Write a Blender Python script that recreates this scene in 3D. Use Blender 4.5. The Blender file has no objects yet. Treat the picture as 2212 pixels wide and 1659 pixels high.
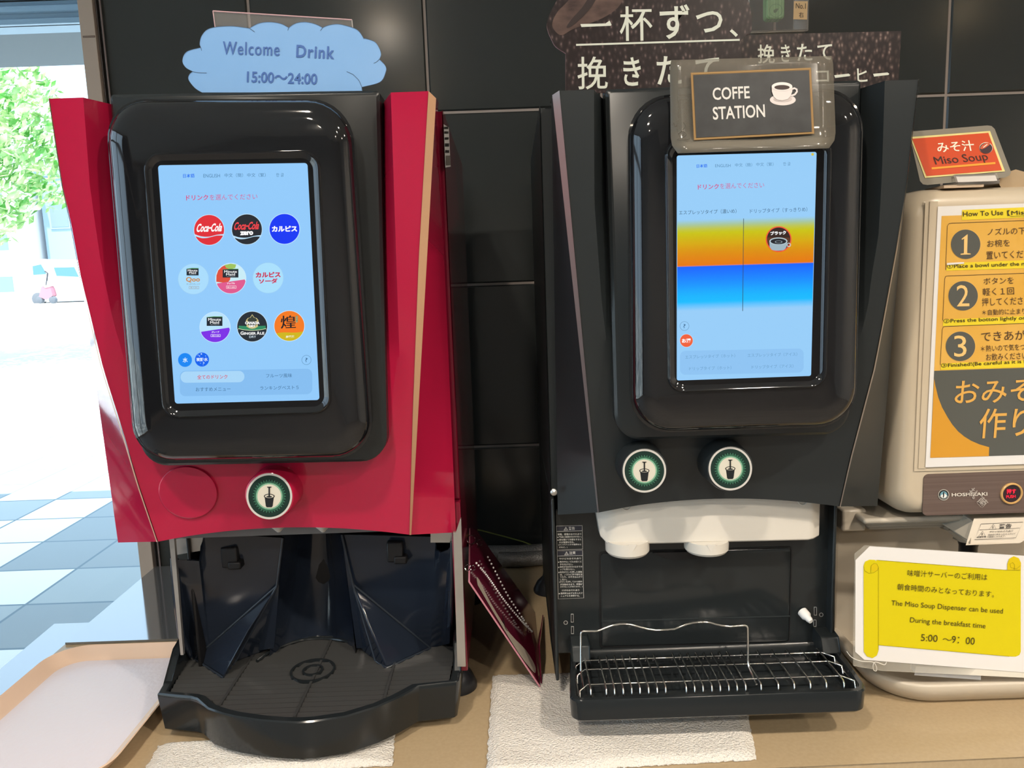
import bpy, bmesh, math, random
from mathutils import Vector as V, Matrix

# ------------------------------------------------------------------ camera, world, sun, lamps, exposure
sc = bpy.context.scene
COL = sc.collection
Z0 = 1.40                                  # camera height above the floor; all z below are relative to it
F_PX, IW, IH = 1662.0, 2212, 1659
pitch, roll = math.radians(8.5), math.radians(2.0)
FWD = V((0, math.cos(pitch), -math.sin(pitch)))
R0 = V((1, 0, 0)); U0 = R0.cross(FWD)
RT = math.cos(roll) * R0 - math.sin(roll) * U0
UP = math.sin(roll) * R0 + math.cos(roll) * U0
cd = bpy.data.cameras.new('camera'); cam = bpy.data.objects.new('camera', cd); COL.objects.link(cam)
cd.sensor_fit = 'HORIZONTAL'; cd.sensor_width = 36.0; cd.lens = F_PX / IW * 36.0
cd.clip_start = 0.02; cd.clip_end = 300
cam.matrix_world = Matrix(((RT.x, UP.x, -FWD.x, 0), (RT.y, UP.y, -FWD.y, 0), (RT.z, UP.z, -FWD.z, Z0), (0, 0, 0, 1)))
sc.camera = cam

w = bpy.data.worlds.new('sky'); sc.world = w; w.use_nodes = True
bgn = w.node_tree.nodes['Background']; bgn.inputs[0].default_value = (0.62, 0.80, 1.0, 1); bgn.inputs[1].default_value = 3.2
sd = bpy.data.lights.new('sun', 'SUN'); sd.energy = 11; sd.angle = 0.01; sd.color = (1, .96, .88)
so = bpy.data.objects.new('sun', sd); COL.objects.link(so)
so.rotation_euler = V((0.10, 0.36, -0.93)).to_track_quat('-Z', 'Y').to_euler()

LAMPS = [(1.1, -0.4, 30), (-0.45, -0.35, 22), (-0.6, -1.5, 30), (1.1, -1.6, 30), (-0.6, -2.9, 30), (1.1, -2.9, 30), (2.5, -0.4, 25), (2.5, -1.6, 25)]
CEIL = 1.30                                # ceiling height relative to the camera
sc.view_settings.view_transform = 'Standard'
sc.view_settings.look = 'None'
sc.view_settings.gamma = 1.0
sc.view_settings.exposure = 0.0
sc.view_settings.use_curve_mapping = False
random.seed(4)

# ------------------------------------------------------------------ helpers
def ray(px, py): return FWD + RT * ((px - IW / 2) / F_PX) - UP * ((py - IH / 2) / F_PX)
def P(px, py, Y):
    v = ray(px, py); return v * (Y / v.y)
def Q(px, py, z):
    v = ray(px, py); return v * (z / v.z)
class Plane:
    def __init__(s, p, n):
        s.p = V(p); n = V(n).normalized(); s.n = n if n.dot(-s.p) > 0 else -n
    def hit(s, px, py, lift=0.0):
        v = ray(px, py); return v * ((s.p + s.n * lift).dot(s.n) / v.dot(s.n))
def PY(Y): return Plane((0, Y, 0), (0, -1, 0))
def P3(a, b, c): return Plane(a, (b - a).cross(c - a))

def lin(c):
    c = c / 255.0
    return c / 12.92 if c <= 0.04045 else ((c + 0.055) / 1.055) ** 2.4
def hx(h):
    h = h.lstrip('#'); return tuple(lin(int(h[i:i + 2], 16)) for i in (0, 2, 4)) + (1,)
MATS = {}
def mat(name, col, rough=.5, metal=0, spec=.5, em=None, es=1.0, coat=0, trans=0, ior=1.45, alpha=1):
    if name in MATS: return MATS[name]
    m = bpy.data.materials.new(name); m.use_nodes = True; MATS[name] = m
    b = m.node_tree.nodes['Principled BSDF']
    b.inputs['Base Color'].default_value = hx(col) if isinstance(col, str) else tuple(col) + (1,)
    b.inputs['Roughness'].default_value = rough; b.inputs['Metallic'].default_value = metal
    b.inputs['Specular IOR Level'].default_value = spec; b.inputs['IOR'].default_value = ior
    b.inputs['Coat Weight'].default_value = coat; b.inputs['Coat Roughness'].default_value = .05
    b.inputs['Transmission Weight'].default_value = trans
    b.inputs['Alpha'].default_value = alpha
    if em is not None:
        b.inputs['Emission Color'].default_value = hx(em) if isinstance(em, str) else tuple(em) + (1,)
        b.inputs['Emission Strength'].default_value = es
    return m
def bsdf(m): return m.node_tree.nodes['Principled BSDF']
def noise_bump(m, scale, strength, dist=.002, detail=3, stretch=(1, 1, 1)):
    nt = m.node_tree; tc = nt.nodes.new('ShaderNodeTexCoord'); mp = nt.nodes.new('ShaderNodeMapping')
    n = nt.nodes.new('ShaderNodeTexNoise'); b = nt.nodes.new('ShaderNodeBump')
    mp.inputs['Scale'].default_value = stretch
    n.inputs['Scale'].default_value = scale; n.inputs['Detail'].default_value = detail
    b.inputs['Strength'].default_value = strength; b.inputs['Distance'].default_value = dist
    nt.links.new(tc.outputs['Object'], mp.inputs[0]); nt.links.new(mp.outputs[0], n.inputs['Vector'])
    nt.links.new(n.outputs[0], b.inputs['Height']); nt.links.new(b.outputs[0], bsdf(m).inputs['Normal'])
    return m
def noise_color(m, c1, c2, scale, detail=4, lo=.35, hi=.65, stretch=(1, 1, 1), kind='noise'):
    nt = m.node_tree; tc = nt.nodes.new('ShaderNodeTexCoord'); mp = nt.nodes.new('ShaderNodeMapping')
    mp.inputs['Scale'].default_value = stretch
    n = nt.nodes.new('ShaderNodeTexNoise' if kind == 'noise' else 'ShaderNodeTexVoronoi'); r = nt.nodes.new('ShaderNodeValToRGB')
    n.inputs['Scale'].default_value = scale; n.inputs['Detail'].default_value = detail
    r.color_ramp.elements[0].position = lo; r.color_ramp.elements[0].color = hx(c1)
    r.color_ramp.elements[1].position = hi; r.color_ramp.elements[1].color = hx(c2)
    nt.links.new(tc.outputs['Object'], mp.inputs[0]); nt.links.new(mp.outputs[0], n.inputs['Vector'])
    nt.links.new(n.outputs[0], r.inputs[0]); nt.links.new(r.outputs[0], bsdf(m).inputs['Base Color'])
    return m
def EM(h, s=1.0):                                # a colour shown by a lit screen
    return mat('screen ' + h, '#050505', .25, em=h, es=s)
def INK(h, r=.5): return mat('ink ' + h, h, r)
def clear(name, tint='#ffffff', rough=.03, opac=.12):     # thin clear plastic: mostly see-through, glossy skin
    if name in MATS: return MATS[name]
    m = bpy.data.materials.new(name); m.use_nodes = True; MATS[name] = m; nt = m.node_tree
    nt.nodes.remove(nt.nodes['Principled BSDF']); out = nt.nodes['Material Output']
    t = nt.nodes.new('ShaderNodeBsdfTransparent'); g = nt.nodes.new('ShaderNodeBsdfPrincipled'); mx = nt.nodes.new('ShaderNodeMixShader')
    fr = nt.nodes.new('ShaderNodeLayerWeight'); fr.inputs[0].default_value = .35
    ma = nt.nodes.new('ShaderNodeMath'); ma.operation = 'ADD'; ma.inputs[1].default_value = opac; ma.use_clamp = True
    g.inputs['Base Color'].default_value = hx(tint); g.inputs['Roughness'].default_value = rough
    t.inputs[0].default_value = (1, 1, 1, 1)
    nt.links.new(fr.outputs['Fresnel'], ma.inputs[0]); nt.links.new(ma.outputs[0], mx.inputs[0])
    nt.links.new(t.outputs[0], mx.inputs[1]); nt.links.new(g.outputs[0], mx.inputs[2]); nt.links.new(mx.outputs[0], out.inputs[0])
    return m

def glass():
    if 'window glass' in MATS: return MATS['window glass']
    m = bpy.data.materials.new('window glass'); m.use_nodes = True; MATS['window glass'] = m; nt = m.node_tree
    nt.nodes.remove(nt.nodes['Principled BSDF']); t = nt.nodes.new('ShaderNodeBsdfTransparent'); g = nt.nodes.new('ShaderNodeBsdfGlossy'); mx = nt.nodes.new('ShaderNodeMixShader'); f = nt.nodes.new('ShaderNodeFresnel')
    t.inputs[0].default_value = (.95, .98, .98, 1); g.inputs['Roughness'].default_value = .01; f.inputs['IOR'].default_value = 1.3
    nt.links.new(f.outputs[0], mx.inputs[0]); nt.links.new(t.outputs[0], mx.inputs[1]); nt.links.new(g.outputs[0], mx.inputs[2]); nt.links.new(mx.outputs[0], nt.nodes['Material Output'].inputs[0])
    return m
TXT = {}
def text_mesh(s, bold=0.0, space=1.0):
    k = (s, bold, space)
    if k in TXT: return TXT[k]
    c = bpy.data.curves.new('t', 'FONT'); c.body = s; c.size = 1; c.resolution_u = 3; c.offset = bold; c.space_character = space
    o = bpy.data.objects.new('t', c); COL.objects.link(o)
    dg = bpy.context.evaluated_depsgraph_get(); me = bpy.data.meshes.new_from_object(o.evaluated_get(dg))
    vs = [v.co.copy() for v in me.vertices]; fs = [tuple(p.vertices) for p in me.polygons]
    bpy.data.objects.remove(o); bpy.data.curves.remove(c); bpy.data.meshes.remove(me)
    if vs:
        x0 = min(v.x for v in vs); x1 = max(v.x for v in vs); y0 = min(v.y for v in vs); y1 = max(v.y for v in vs)
        vs = [((v.x - x0) / max(x1 - x0, 1e-6), (v.y - y0) / max(y1 - y0, 1e-6)) for v in vs]
    TXT[k] = (vs, fs); return TXT[k]

class MB:
    """collects geometry (camera-relative metres) for one mesh object"""
    def __init__(s): s.v = []; s.f = []; s.m = []; s.mats = []; s.cols = None
    def mi(s, m):
        if m not in s.mats: s.mats.append(m)
        return s.mats.index(m)
    def add(s, vs, fs, m):
        o = len(s.v); i = s.mi(m); s.v += [V(v) for v in vs]
        for f in fs: s.f.append(tuple(a + o for a in f)); s.m.append(i)
    def poly(s, pts, m): s.add(pts, [tuple(range(len(pts)))], m)
    def box(s, a, b, m):
        (x0, y0, z0), (x1, y1, z1) = a, b
        s.add([(x0, y0, z0), (x1, y0, z0), (x1, y1, z0), (x0, y1, z0), (x0, y0, z1), (x1, y0, z1), (x1, y1, z1), (x0, y1, z1)],
              [(0, 3, 2, 1), (4, 5, 6, 7), (0, 1, 5, 4), (1, 2, 6, 5), (2, 3, 7, 6), (3, 0, 4, 7)], m)
    def prism(s, pts, d, m, msides=None):
        n = len(pts); d = V(d); o = [V(p) for p in pts]
        s.add(o, [tuple(range(n))], m)
        s.add([p + d for p in o], [tuple(range(n))[::-1]], m)
        s.add(o + [p + d for p in o], [(i, (i + 1) % n, n + (i + 1) % n, n + i) for i in range(n)], msides or m)
    def loft(s, rings, m, closed=True, cap0=False, cap1=False):
        n = len(rings[0]); vs = [p for r in rings for p in r]; fs = []
        for k in range(len(rings) - 1):
            for i in range(n if closed else n - 1):
                j = (i + 1) % n
                fs.append((k * n + i, k * n + j, (k + 1) * n + j, (k + 1) * n + i))
        if cap0: fs.append(tuple(range(n))[::-1])
        if cap1: fs.append(tuple((len(rings) - 1) * n + i for i in range(n)))
        s.add(vs, fs, m)
    def tube(s, path, r, m, seg=8, caps=True):
        path = [V(p) for p in path]; rings = []; prev = None
        for i, p in enumerate(path):
            t = (path[min(i + 1, len(path) - 1)] - path[max(i - 1, 0)]).normalized()
            a = prev if prev is not None else (V((0, 0, 1)) if abs(t.z) < .9 else V((1, 0, 0)))
            n1 = (a - t * a.dot(t)).normalized(); prev = n1; n2 = t.cross(n1)
            rr = r[i] if isinstance(r, (list, tuple)) else r
            rings.append([p + n1 * math.cos(2 * math.pi * k / seg) * rr + n2 * math.sin(2 * math.pi * k / seg) * rr for k in range(seg)])
        s.loft(rings, m, cap0=caps, cap1=caps)
    def lathe(s, c, axis, prof, m, seg=40, cap0=True, cap1=True):   # prof: (radius, along axis)
        c = V(c); a = V(axis).normalized(); n1 = a.orthogonal().normalized(); n2 = a.cross(n1)
        rings = [[c + a * h + n1 * math.cos(2 * math.pi * k / seg) * r + n2 * math.sin(2 * math.pi * k / seg) * r for k in range(seg)] for r, h in prof]
        s.loft(rings, m, cap0=cap0, cap1=cap1)
    def disc(s, pl, cx, cy, r, m, lift=0.0, ry=None, seg=40, r0=0):   # a disc given in pixels on a plane
        ry = ry or r
        pt = lambda q, k: pl.hit(cx + r * q * math.cos(2 * math.pi * k / seg), cy + ry * q * math.sin(2 * math.pi * k / seg), lift)
        o = [pt(1, k) for k in range(seg)]
        if r0: s.loft([o, [pt(r0 / r, k) for k in range(seg)]], m)
        else: s.poly(o, m)
    def seg(s, pl, cx, cy, r, m, edge, lift=0.0, seg=48, up=False):    # part of a disc below (above) the curve edge(x in -1..1) -> y in -1..1
        pts = []
        top = [(x / 14.0 - 1) for x in range(29)]
        top = [x for x in top if x * x + edge(x) ** 2 < 1]
        pts = [(x, edge(x)) for x in top]
        a1 = math.atan2(pts[-1][1], pts[-1][0]); a0 = math.atan2(pts[0][1], pts[0][0])
        if up:
            while a0 > a1: a0 -= 2 * math.pi
        else:
            while a0 < a1: a0 += 2 * math.pi
        pts += [(math.cos(a1 + (a0 - a1) * i / 24), math.sin(a1 + (a0 - a1) * i / 24)) for i in range(1, 24)]
        s.poly([pl.hit(cx + r * x, cy + r * y, lift) for x, y in pts], m)
    def pxpoly(s, pl, pts, m, lift=0.0): s.poly([pl.hit(x, y, lift) for x, y in pts], m)
    def pxline(s, pl, pts, wpx, m, lift=0.0, closed=False):
        n = len(pts); vs = []
        for i, (x, y) in enumerate(pts):
            if closed: a, b = pts[i - 1], pts[(i + 1) % n]
            else: a, b = pts[max(i - 1, 0)], pts[min(i + 1, n - 1)]
            dx, dy = b[0] - a[0], b[1] - a[1]; L = math.hypot(dx, dy) or 1
            nx, ny = -dy / L * wpx / 2, dx / L * wpx / 2
            vs += [pl.hit(x + nx, y + ny, lift), pl.hit(x - nx, y - ny, lift)]
        fs = [(2 * i, 2 * i + 1, 2 * ((i + 1) % n) + 1, 2 * ((i + 1) % n)) for i in range(n if closed else n - 1)]
        s.add(vs, fs, m)
    def text(s, t, p0, p1, h, pl, m, lift=.0006, bold=0.0, shear=0.0, space=1.0):
        if bold and any(c in t for c in 'Mm煌杯'):
            d = bold * h * .55; s.text(t, (p0[0] - d, p0[1]), (p1[0] - d, p1[1]), h, pl, m, lift, 0, shear, space); s.text(t, (p0[0] + d, p0[1]), (p1[0] + d, p1[1]), h, pl, m, lift + .0001, 0, shear, space); return
        vs, fs = text_mesh(t, bold, space)
        dx, dy = p1[0] - p0[0], p1[1] - p0[1]; L = math.hypot(dx, dy)
        ux, uy = dy / L * h, -dx / L * h
        s.add([pl.hit(p0[0] + dx * a + ux * b + dx / L * shear * h * b, p0[1] + dy * a + uy * b + dy / L * shear * h * b, lift) for a, b in vs], fs, m)
    def build(s, name, parent=None, smooth=35, bevel=0, base=None, solid=0, sub=0):
        root = parent
        while root is not None and root.parent is not None: root = root.parent
        if root is not None: off = V(root['_base'])
        else:
            if base is None:
                xs = [v.x for v in s.v]; ys = [v.y for v in s.v]; zs = [v.z for v in s.v]
                base = ((min(xs) + max(xs)) / 2, (min(ys) + max(ys)) / 2, min(zs))
            off = V(base)
        me = bpy.data.meshes.new(name)
        me.from_pydata([v - off for v in s.v], [], s.f)
        for m in s.mats: me.materials.append(m)
        me.polygons.foreach_set('material_index', s.m)
        bm = bmesh.new(); bm.from_mesh(me); bmesh.ops.remove_doubles(bm, verts=bm.verts, dist=1e-6)
        bm.to_mesh(me); bm.free(); me.update()
        if smooth:
            me.polygons.foreach_set('use_smooth', [True] * len(me.polygons)); me.set_sharp_from_angle(angle=math.radians(smooth))
        o = bpy.data.objects.new(name, me); COL.objects.link(o)
        if parent is not None: o.parent = parent
        else:
            o.location = off + V((0, 0, Z0)); o['_base'] = tuple(off)
        if solid:
            k = o.modifiers.new('solid', 'SOLIDIFY'); k.thickness = solid; k.offset = 0
        if sub:
            k = o.modifiers.new('sub', 'SUBSURF'); k.levels = sub; k.render_levels = sub
        if bevel:
            k = o.modifiers.new('bevel', 'BEVEL'); k.width = bevel; k.segments = 2; k.limit_method = 'ANGLE'; k.angle_limit = math.radians(40)
            k.harden_normals = False
        return o
def thing(name, label, cat, base, group=None):
    o = bpy.data.objects.new(name, None); COL.objects.link(o); o.empty_display_size = .05
    o.location = V(base) + V((0, 0, Z0)); o['_base'] = tuple(base); return tag(o, label, cat, group)
def tag(o, label, cat, group=None, kind=None):
    o['label'] = label; o['category'] = cat
    if group: o['group'] = group
    if kind: o['kind'] = kind
    return o
def lab(o, label): o['label'] = label; return o
def struct(o): o['kind'] = 'structure'; return o

def lerp(a, b, t): return a + (b - a) * t
def curve_x(pts, y):                                  # pts: (x, y) px, increasing y
    for (x0, y0), (x1, y1) in zip(pts, pts[1:]):
        if y <= y1 or (x1, y1) == pts[-1]: return lerp(x0, x1, (y - y0) / (y1 - y0))
class Quad:
    def __init__(s, tl, tr, br, bl): s.c = [V(a) for a in (tl, tr, br, bl)]; s.W = ((s.c[1] - s.c[0]).length + (s.c[2] - s.c[3]).length) / 2; s.H = ((s.c[3] - s.c[0]).length + (s.c[2] - s.c[1]).length) / 2
    def pt(s, u, v, dy=0): return lerp(lerp(s.c[0], s.c[1], u), lerp(s.c[3], s.c[2], u), v) + V((0, dy, 0))
    def rr(s, inset, r, dy=0, n=8, rtop=None):
        a, b = inset, inset; W, H = s.W, s.H; r0 = max(r, .0003); rt = r0 if rtop is None else rtop; out = []
        for sx, sy, a0, r in ((1, 0, -90, rt), (1, 1, 0, r0), (0, 1, 90, r0), (0, 0, 180, rt)):
            cx = W - a - r if sx else a + r; cy = H - a - r if sy else a + r
            for k in range(n + 1):
                t = math.radians(a0 + 90 * k / n); out.append(s.pt((cx + r * math.cos(t)) / W, (cy + r * math.sin(t)) / H, dy))
        return out
def pxq(tl, tr, br, bl, Y): return Quad(P(*tl, Y), P(*tr, Y), P(*br, Y), P(*bl, Y))
def arc_px(pts, n=10):                                # Catmull-Rom through px points
    out = []
    for i in range(len(pts) - 1):
        p0, p1, p2, p3 = pts[max(i - 1, 0)], pts[i], pts[i + 1], pts[min(i + 2, len(pts) - 1)]
        for k in range(n):
            t = k / n
            out.append(tuple(.5 * ((2 * p1[j]) + (-p0[j] + p2[j]) * t + (2 * p0[j] - 5 * p1[j] + 4 * p2[j] - p3[j]) * t * t + (-p0[j] + 3 * p1[j] - 3 * p2[j] + p3[j]) * t ** 3) for j in (0, 1)))
    return out + [tuple(pts[-1])]
def rrpx(x0, y0, x1, y1, r, n=6, sl=0.0):             # rounded rectangle in px; sl = rise per px to the right
    out = []
    for cx, cy, a0 in ((x1 - r, y0 + r, -90), (x1 - r, y1 - r, 0), (x0 + r, y1 - r, 90), (x0 + r, y0 + r, 180)):
        for k in range(n + 1):
            t = math.radians(a0 + 90 * k / n); X = cx + r * math.cos(t); out.append((X, cy + r * math.sin(t) - sl * (X - x0)))
    return out

# ------------------------------------------------------------------ materials
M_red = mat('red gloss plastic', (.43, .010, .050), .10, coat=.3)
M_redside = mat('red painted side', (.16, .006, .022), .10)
M_bgloss = mat('black piano gloss', (.008, .0085, .010), .05, coat=.6)
M_bsat = mat('black satin plastic', (.018, .0225, .0245), .38)
M_bmat = mat('black brushed housing', (.016, .0195, .021), .30)
M_btray = mat('black tray plastic', (.013, .016, .018), .16)
M_grate = mat('black grate plastic', (.036, .037, .037), .36)
M_alc = mat('alcove plastic', (.016, .0195, .021), .14)
M_dark = mat('dark recess', (.006, .006, .007), .5)
M_smoke = mat('smoked guard plastic', (.012, .017, .028), .13, coat=.2)
M_gold = mat('champagne trim', (.72, .43, .26), .35)
M_silver = mat('silver trim', (.62, .56, .54), .28, metal=.7)
M_steel = mat('brushed steel plate', (.55, .53, .50), .32, metal=.85)
M_chrome = mat('polished wire', (.80, .78, .74), .12, metal=1)
M_white = mat('white plastic', (.78, .77, .74), .35)
M_nozzle = mat('off white nozzle plastic', (.64, .61, .55), .3)
M_cream = mat('cream dispenser plastic', (.55, .465, .345), .30)
M_cream2 = mat('cream lower plastic', (.53, .47, .38), .35)
M_paper = mat('white paper', (.73, .71, .69), .5)
M_lam = clear('laminate film', '#d8d4c8', .08, .10)
M_lamg = clear('grey laminate film', '#8a8478', .12, .38)
M_acry = clear('clear acrylic', '#e0dcd8', .03, .06)
M_acryedge = mat('acrylic edge', (.75, .45, .48), .2)
M_rubber = mat('black rubber foot', (.012, .013, .016), .3)
M_counter = noise_color(mat('tan laminate', '#ac9878', .20), '#a99576', '#ae9a7b', 220, 3)
M_ledge = mat('dark ledge', (.30, .32, .34), .07, metal=.75)
M_towel = noise_bump(mat('white terry towel', (.80, .76, .70), .9), 420, 1.0, .004, 4)
M_trayrim = mat('beige tray rim', (.70, .52, .40), .35)
M_trayin = noise_bump(mat('pale tray floor', (.70, .66, .72), .30), 130, .35, .0015, 2)

ZC = -0.536                                           # counter top

# ------------------------------------------------------------------ the setting
YW = 1.393
mb = MB(); tile = mat('black glazed tile', (.032, .036, .035), .15); gro = mat('grey tile grout', (.34, .29, .26), .8)
gx = [P(925, 200, YW).x + .3 * k for k in range(-2, 13)]; gz = [.273 + .2985 * k for k in range(-6, 5)]
x0w = P(236, 250, YW).x
mb.box((x0w, YW + .003, -1.40), (3.2, YW + .03, CEIL), gro)
for a in gx:
    for b in gz:
        xa, xb = max(a + .0022, x0w), min(a + .2978, 3.2); za, zb = max(b + .0022, -1.4), min(b + .2963, CEIL)
        if xb - xa > .01 and zb - za > .01:
            c = .0025
            f = [(xa + c, YW, za + c), (xb - c, YW, za + c), (xb - c, YW, zb - c), (xa + c, YW, zb - c)]
            k = [(xa, YW + c, za), (xb, YW + c, za), (xb, YW + c, zb), (xa, YW + c, zb)]
            mb.loft([k, f], tile, cap1=True)
struct(mb.build('wall_back', smooth=0))

mb = MB(); mb.box((-3.3, -4.2, -1.44), (3.2, YW + .03, -1.40), noise_color(mat('grey brown floor', '#75706a', .4), '#6d6862', '#7e7872', 6)); struct(mb.build('floor'))
mb = MB(); mb.box((-3.3, -4.2, CEIL), (3.2, YW + .03, CEIL + .05), mat('pale ceiling', (.55, .55, .53), .8)); struct(mb.build('ceiling'))
mb = MB(); mb.box((3.2, -4.2, -1.4), (3.25, YW, CEIL), mat('beige plaster', (.45, .43, .40), .8)); struct(mb.build('wall_right'))
mb = MB(); mb.box((-3.3, -4.25, -1.4), (3.2, -4.2, CEIL), mat('grey panelling', (.24, .23, .22), .6)); struct(mb.build('wall_front'))
# left glazed wall: posts and rails of its own window
M_frame = mat('bronze window frame', (.36, .30, .25), .45); M_framed = mat('dark window gasket', (.05, .045, .045), .4)
mb = MB()
for yy in (-4.2, -2.6, -1.0, .4, YW - .05): mb.box((-3.3, yy, -1.4), (-3.24, yy + .07, CEIL), M_frame)
for zz in (-1.4, .75, CEIL - .06): mb.box((-3.3, -4.2, zz), (-3.24, YW, zz + .06), M_frame)
wl = struct(mb.build('window_2'))
mb = MB(); mb.box((-3.275, -4.2, -1.35), (-3.269, YW, CEIL - .04), glass()); mb.build('pane', wl)
# the window beside the tiled wall
xa, xb, xc = P(175, 0, YW).x - .001, P(206, 0, YW).x, x0w
mb = MB(); mb.box((xa, YW - .012, -1.4), (xb, YW + .05, CEIL), M_frame); mb.box((xb, YW - .004, -1.4), (xc, YW + .05, CEIL), M_framed)
mb.box((-3.3, YW, -1.4), (xa, YW + .05, -1.34), M_frame); mb.box((-3.3, YW, CEIL - .1), (xa, YW + .05, CEIL), M_frame)
mb.box((-2.0, YW, -1.34), (-1.95, YW + .05, CEIL - .1), M_frame)
mb.box((xb + .008, YW - .006, -1.4), (xb + .011, YW - .003, CEIL), mat('gasket ridge', (.16, .13, .13), .4))
z1 = P(190, 84, YW).z; mb.box((xa + .003, YW - .0128, z1 - .0018), (xb - .001, YW - .011, z1 + .0018), mat('dark scuff', (.16, .12, .10), .7))
wn = struct(mb.build('window_1', bevel=.001))
mb = MB(); mb.box((-3.26, YW + .02, -1.34), (xa, YW + .026, CEIL - .1), MATS['window glass']); mb.build('pane', wn)

# ------------------------------------------------------------------ outdoors
mb = MB(); pav = mat('paving', (.5, .5, .5), .7); nt = pav.node_tree
tc = nt.nodes.new('ShaderNodeTexCoord'); mp = nt.nodes.new('ShaderNodeMapping'); vo = nt.nodes.new('ShaderNodeTexWhiteNoise'); vo.noise_dimensions = '2D'
fl = nt.nodes.new('ShaderNodeVectorMath'); fl.operation = 'FLOOR'; rp = nt.nodes.new('ShaderNodeValToRGB'); rp.color_ramp.interpolation = 'CONSTANT'
rp.color_ramp.elements[0].color = (.30, .34, .36, 1); rp.color_ramp.elements[1].position = .68; rp.color_ramp.elements[1].color = (.82, .82, .80, 1)
e = rp.color_ramp.elements.new(.34); e.color = (.38, .42, .43, 1)
mp.inputs['Scale'].default_value = (1 / .42, 1 / .42, 1); mp.inputs['Location'].default_value = (.3, .2, 0)
fr = nt.nodes.new('ShaderNodeVectorMath'); fr.operation = 'FRACTION'
sx = nt.nodes.new('ShaderNodeSeparateXYZ'); mn = nt.nodes.new('ShaderNodeMath'); mn.operation = 'MINIMUM'; cp = nt.nodes.new('ShaderNodeMath'); cp.operation = 'GREATER_THAN'; cp.inputs[1].default_value = .035
mx = nt.nodes.new('ShaderNodeMix'); mx.data_type = 'RGBA'; mx.inputs['A'].default_value = (.16, .22, .26, 1)
L = nt.links.new
L(tc.outputs['Object'], mp.inputs[0]); L(mp.outputs[0], fl.inputs[0]); L(fl.outputs[0], vo.inputs[0]); L(vo.outputs['Value'], rp.inputs[0])
L(mp.outputs[0], fr.inputs[0]); L(fr.outputs[0], sx.inputs[0]); L(sx.outputs[0], mn.inputs[0]); L(sx.outputs[1], mn.inputs[1]); L(mn.outputs[0], cp.inputs[0])
L(cp.outputs[0], mx.inputs['Factor']); L(rp.outputs[0], mx.inputs['B']); L(mx.outputs['Result'], bsdf(pav).inputs['Base Color'])
mb.add([(-60, YW + .06, -1.42), (40, YW + .06, -1.42), (40, 9, -1.40), (-60, 9, -1.40)], [(0, 1, 2, 3)], pav)
asp = mat('pale asphalt', (.55, .55, .54), .8)
mb.add([(-60, 9, -1.40), (40, 9, -1.40), (40, 35, -.80), (-60, 35, -.80), (-60, 80, -.5), (40, 80, -.5)], [(0, 1, 2, 3), (3, 2, 5, 4)], asp)
mb.add([(-60, -8, -1.43), (-3.35, -8, -1.43), (-3.35, YW + .06, -1.43), (-60, YW + .06, -1.43)], [(0, 1, 2, 3)], pav)
struct(mb.build('ground', smooth=0, base=(0, 0, -1.42)))
# eaves over the window
mb = MB(); ev = mat('grey soffit', (.13, .155, .17), .7); evb = mat('sky tinted beam', (.30, .42, .52), .5)  # blue of the sky is put into the white beam's colour
zs = P(95, 143, 4.05).z
mb.box((-9, 3.36, zs), (1, 4.05, zs + .35), ev); mb.box((-9, YW + .06, zs + .3), (1, 3.4, zs + .36), ev)
zb = P(100, 58, 3.3).z; zt = P(100, 6, 3.3).z
mb.box((-9, 3.28, zb), (1, 3.38, zt), evb); mb.box((-9, 3.25, zb + .045), (1, 3.29, zb + .065), evb); mb.box((-9, 3.26, zb), (1, 3.29, zb + .02), evb)
mb.box((-9, 3.1, zt + .012), (1, 3.3, zt + .2), evb)
struct(mb.build('eaves', smooth=0))

def building(name, label, cat, x0, x1, Y, z0, z1, col, cols, floors):
    t = thing(name, label, cat, ((x0 + x1) / 2, Y + 3, z0))
    m = mat(name + col, col, .8); b = MB(); b.box((x0, Y, z0), (x1, Y + 6, z1), m); b.box((x0 - .15, Y - .15, z1), (x1 + .15, Y + 6.1, z1 + .35), m); b.build('wall', t)
    g = mat('pale facade glass', (.20, .26, .32), .1)
    for f in range(floors):
        for c in range(cols):
            wx = lerp(x0, x1, (c + .5) / cols); ww = (x1 - x0) / cols * .3; wz = lerp(z0, z1, (f + .35) / floors); wh = (z1 - z0) / floors * .22
            b = MB(); b.box((wx - ww, Y - .06, wz - wh), (wx + ww, Y + .01, wz + wh), m); wf = b.build('window_frame', t)
            b = MB(); b.box((wx - ww * .85, Y - .08, wz - wh * .85), (wx + ww * .85, Y - .05, wz + wh * .85), g); b.build('pane', wf)
    return t
building('apartment_building', 'white building far left outside, behind the tree', 'building', -36, -28.6, 46, -.72, 9, '#e8e8e6', 3, 4)
building('warehouse', 'blue-grey building outside, behind the white car', 'building', -28.2, -20, 48, -.7, 6.5, '#8fa6bd', 4, 2)

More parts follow.
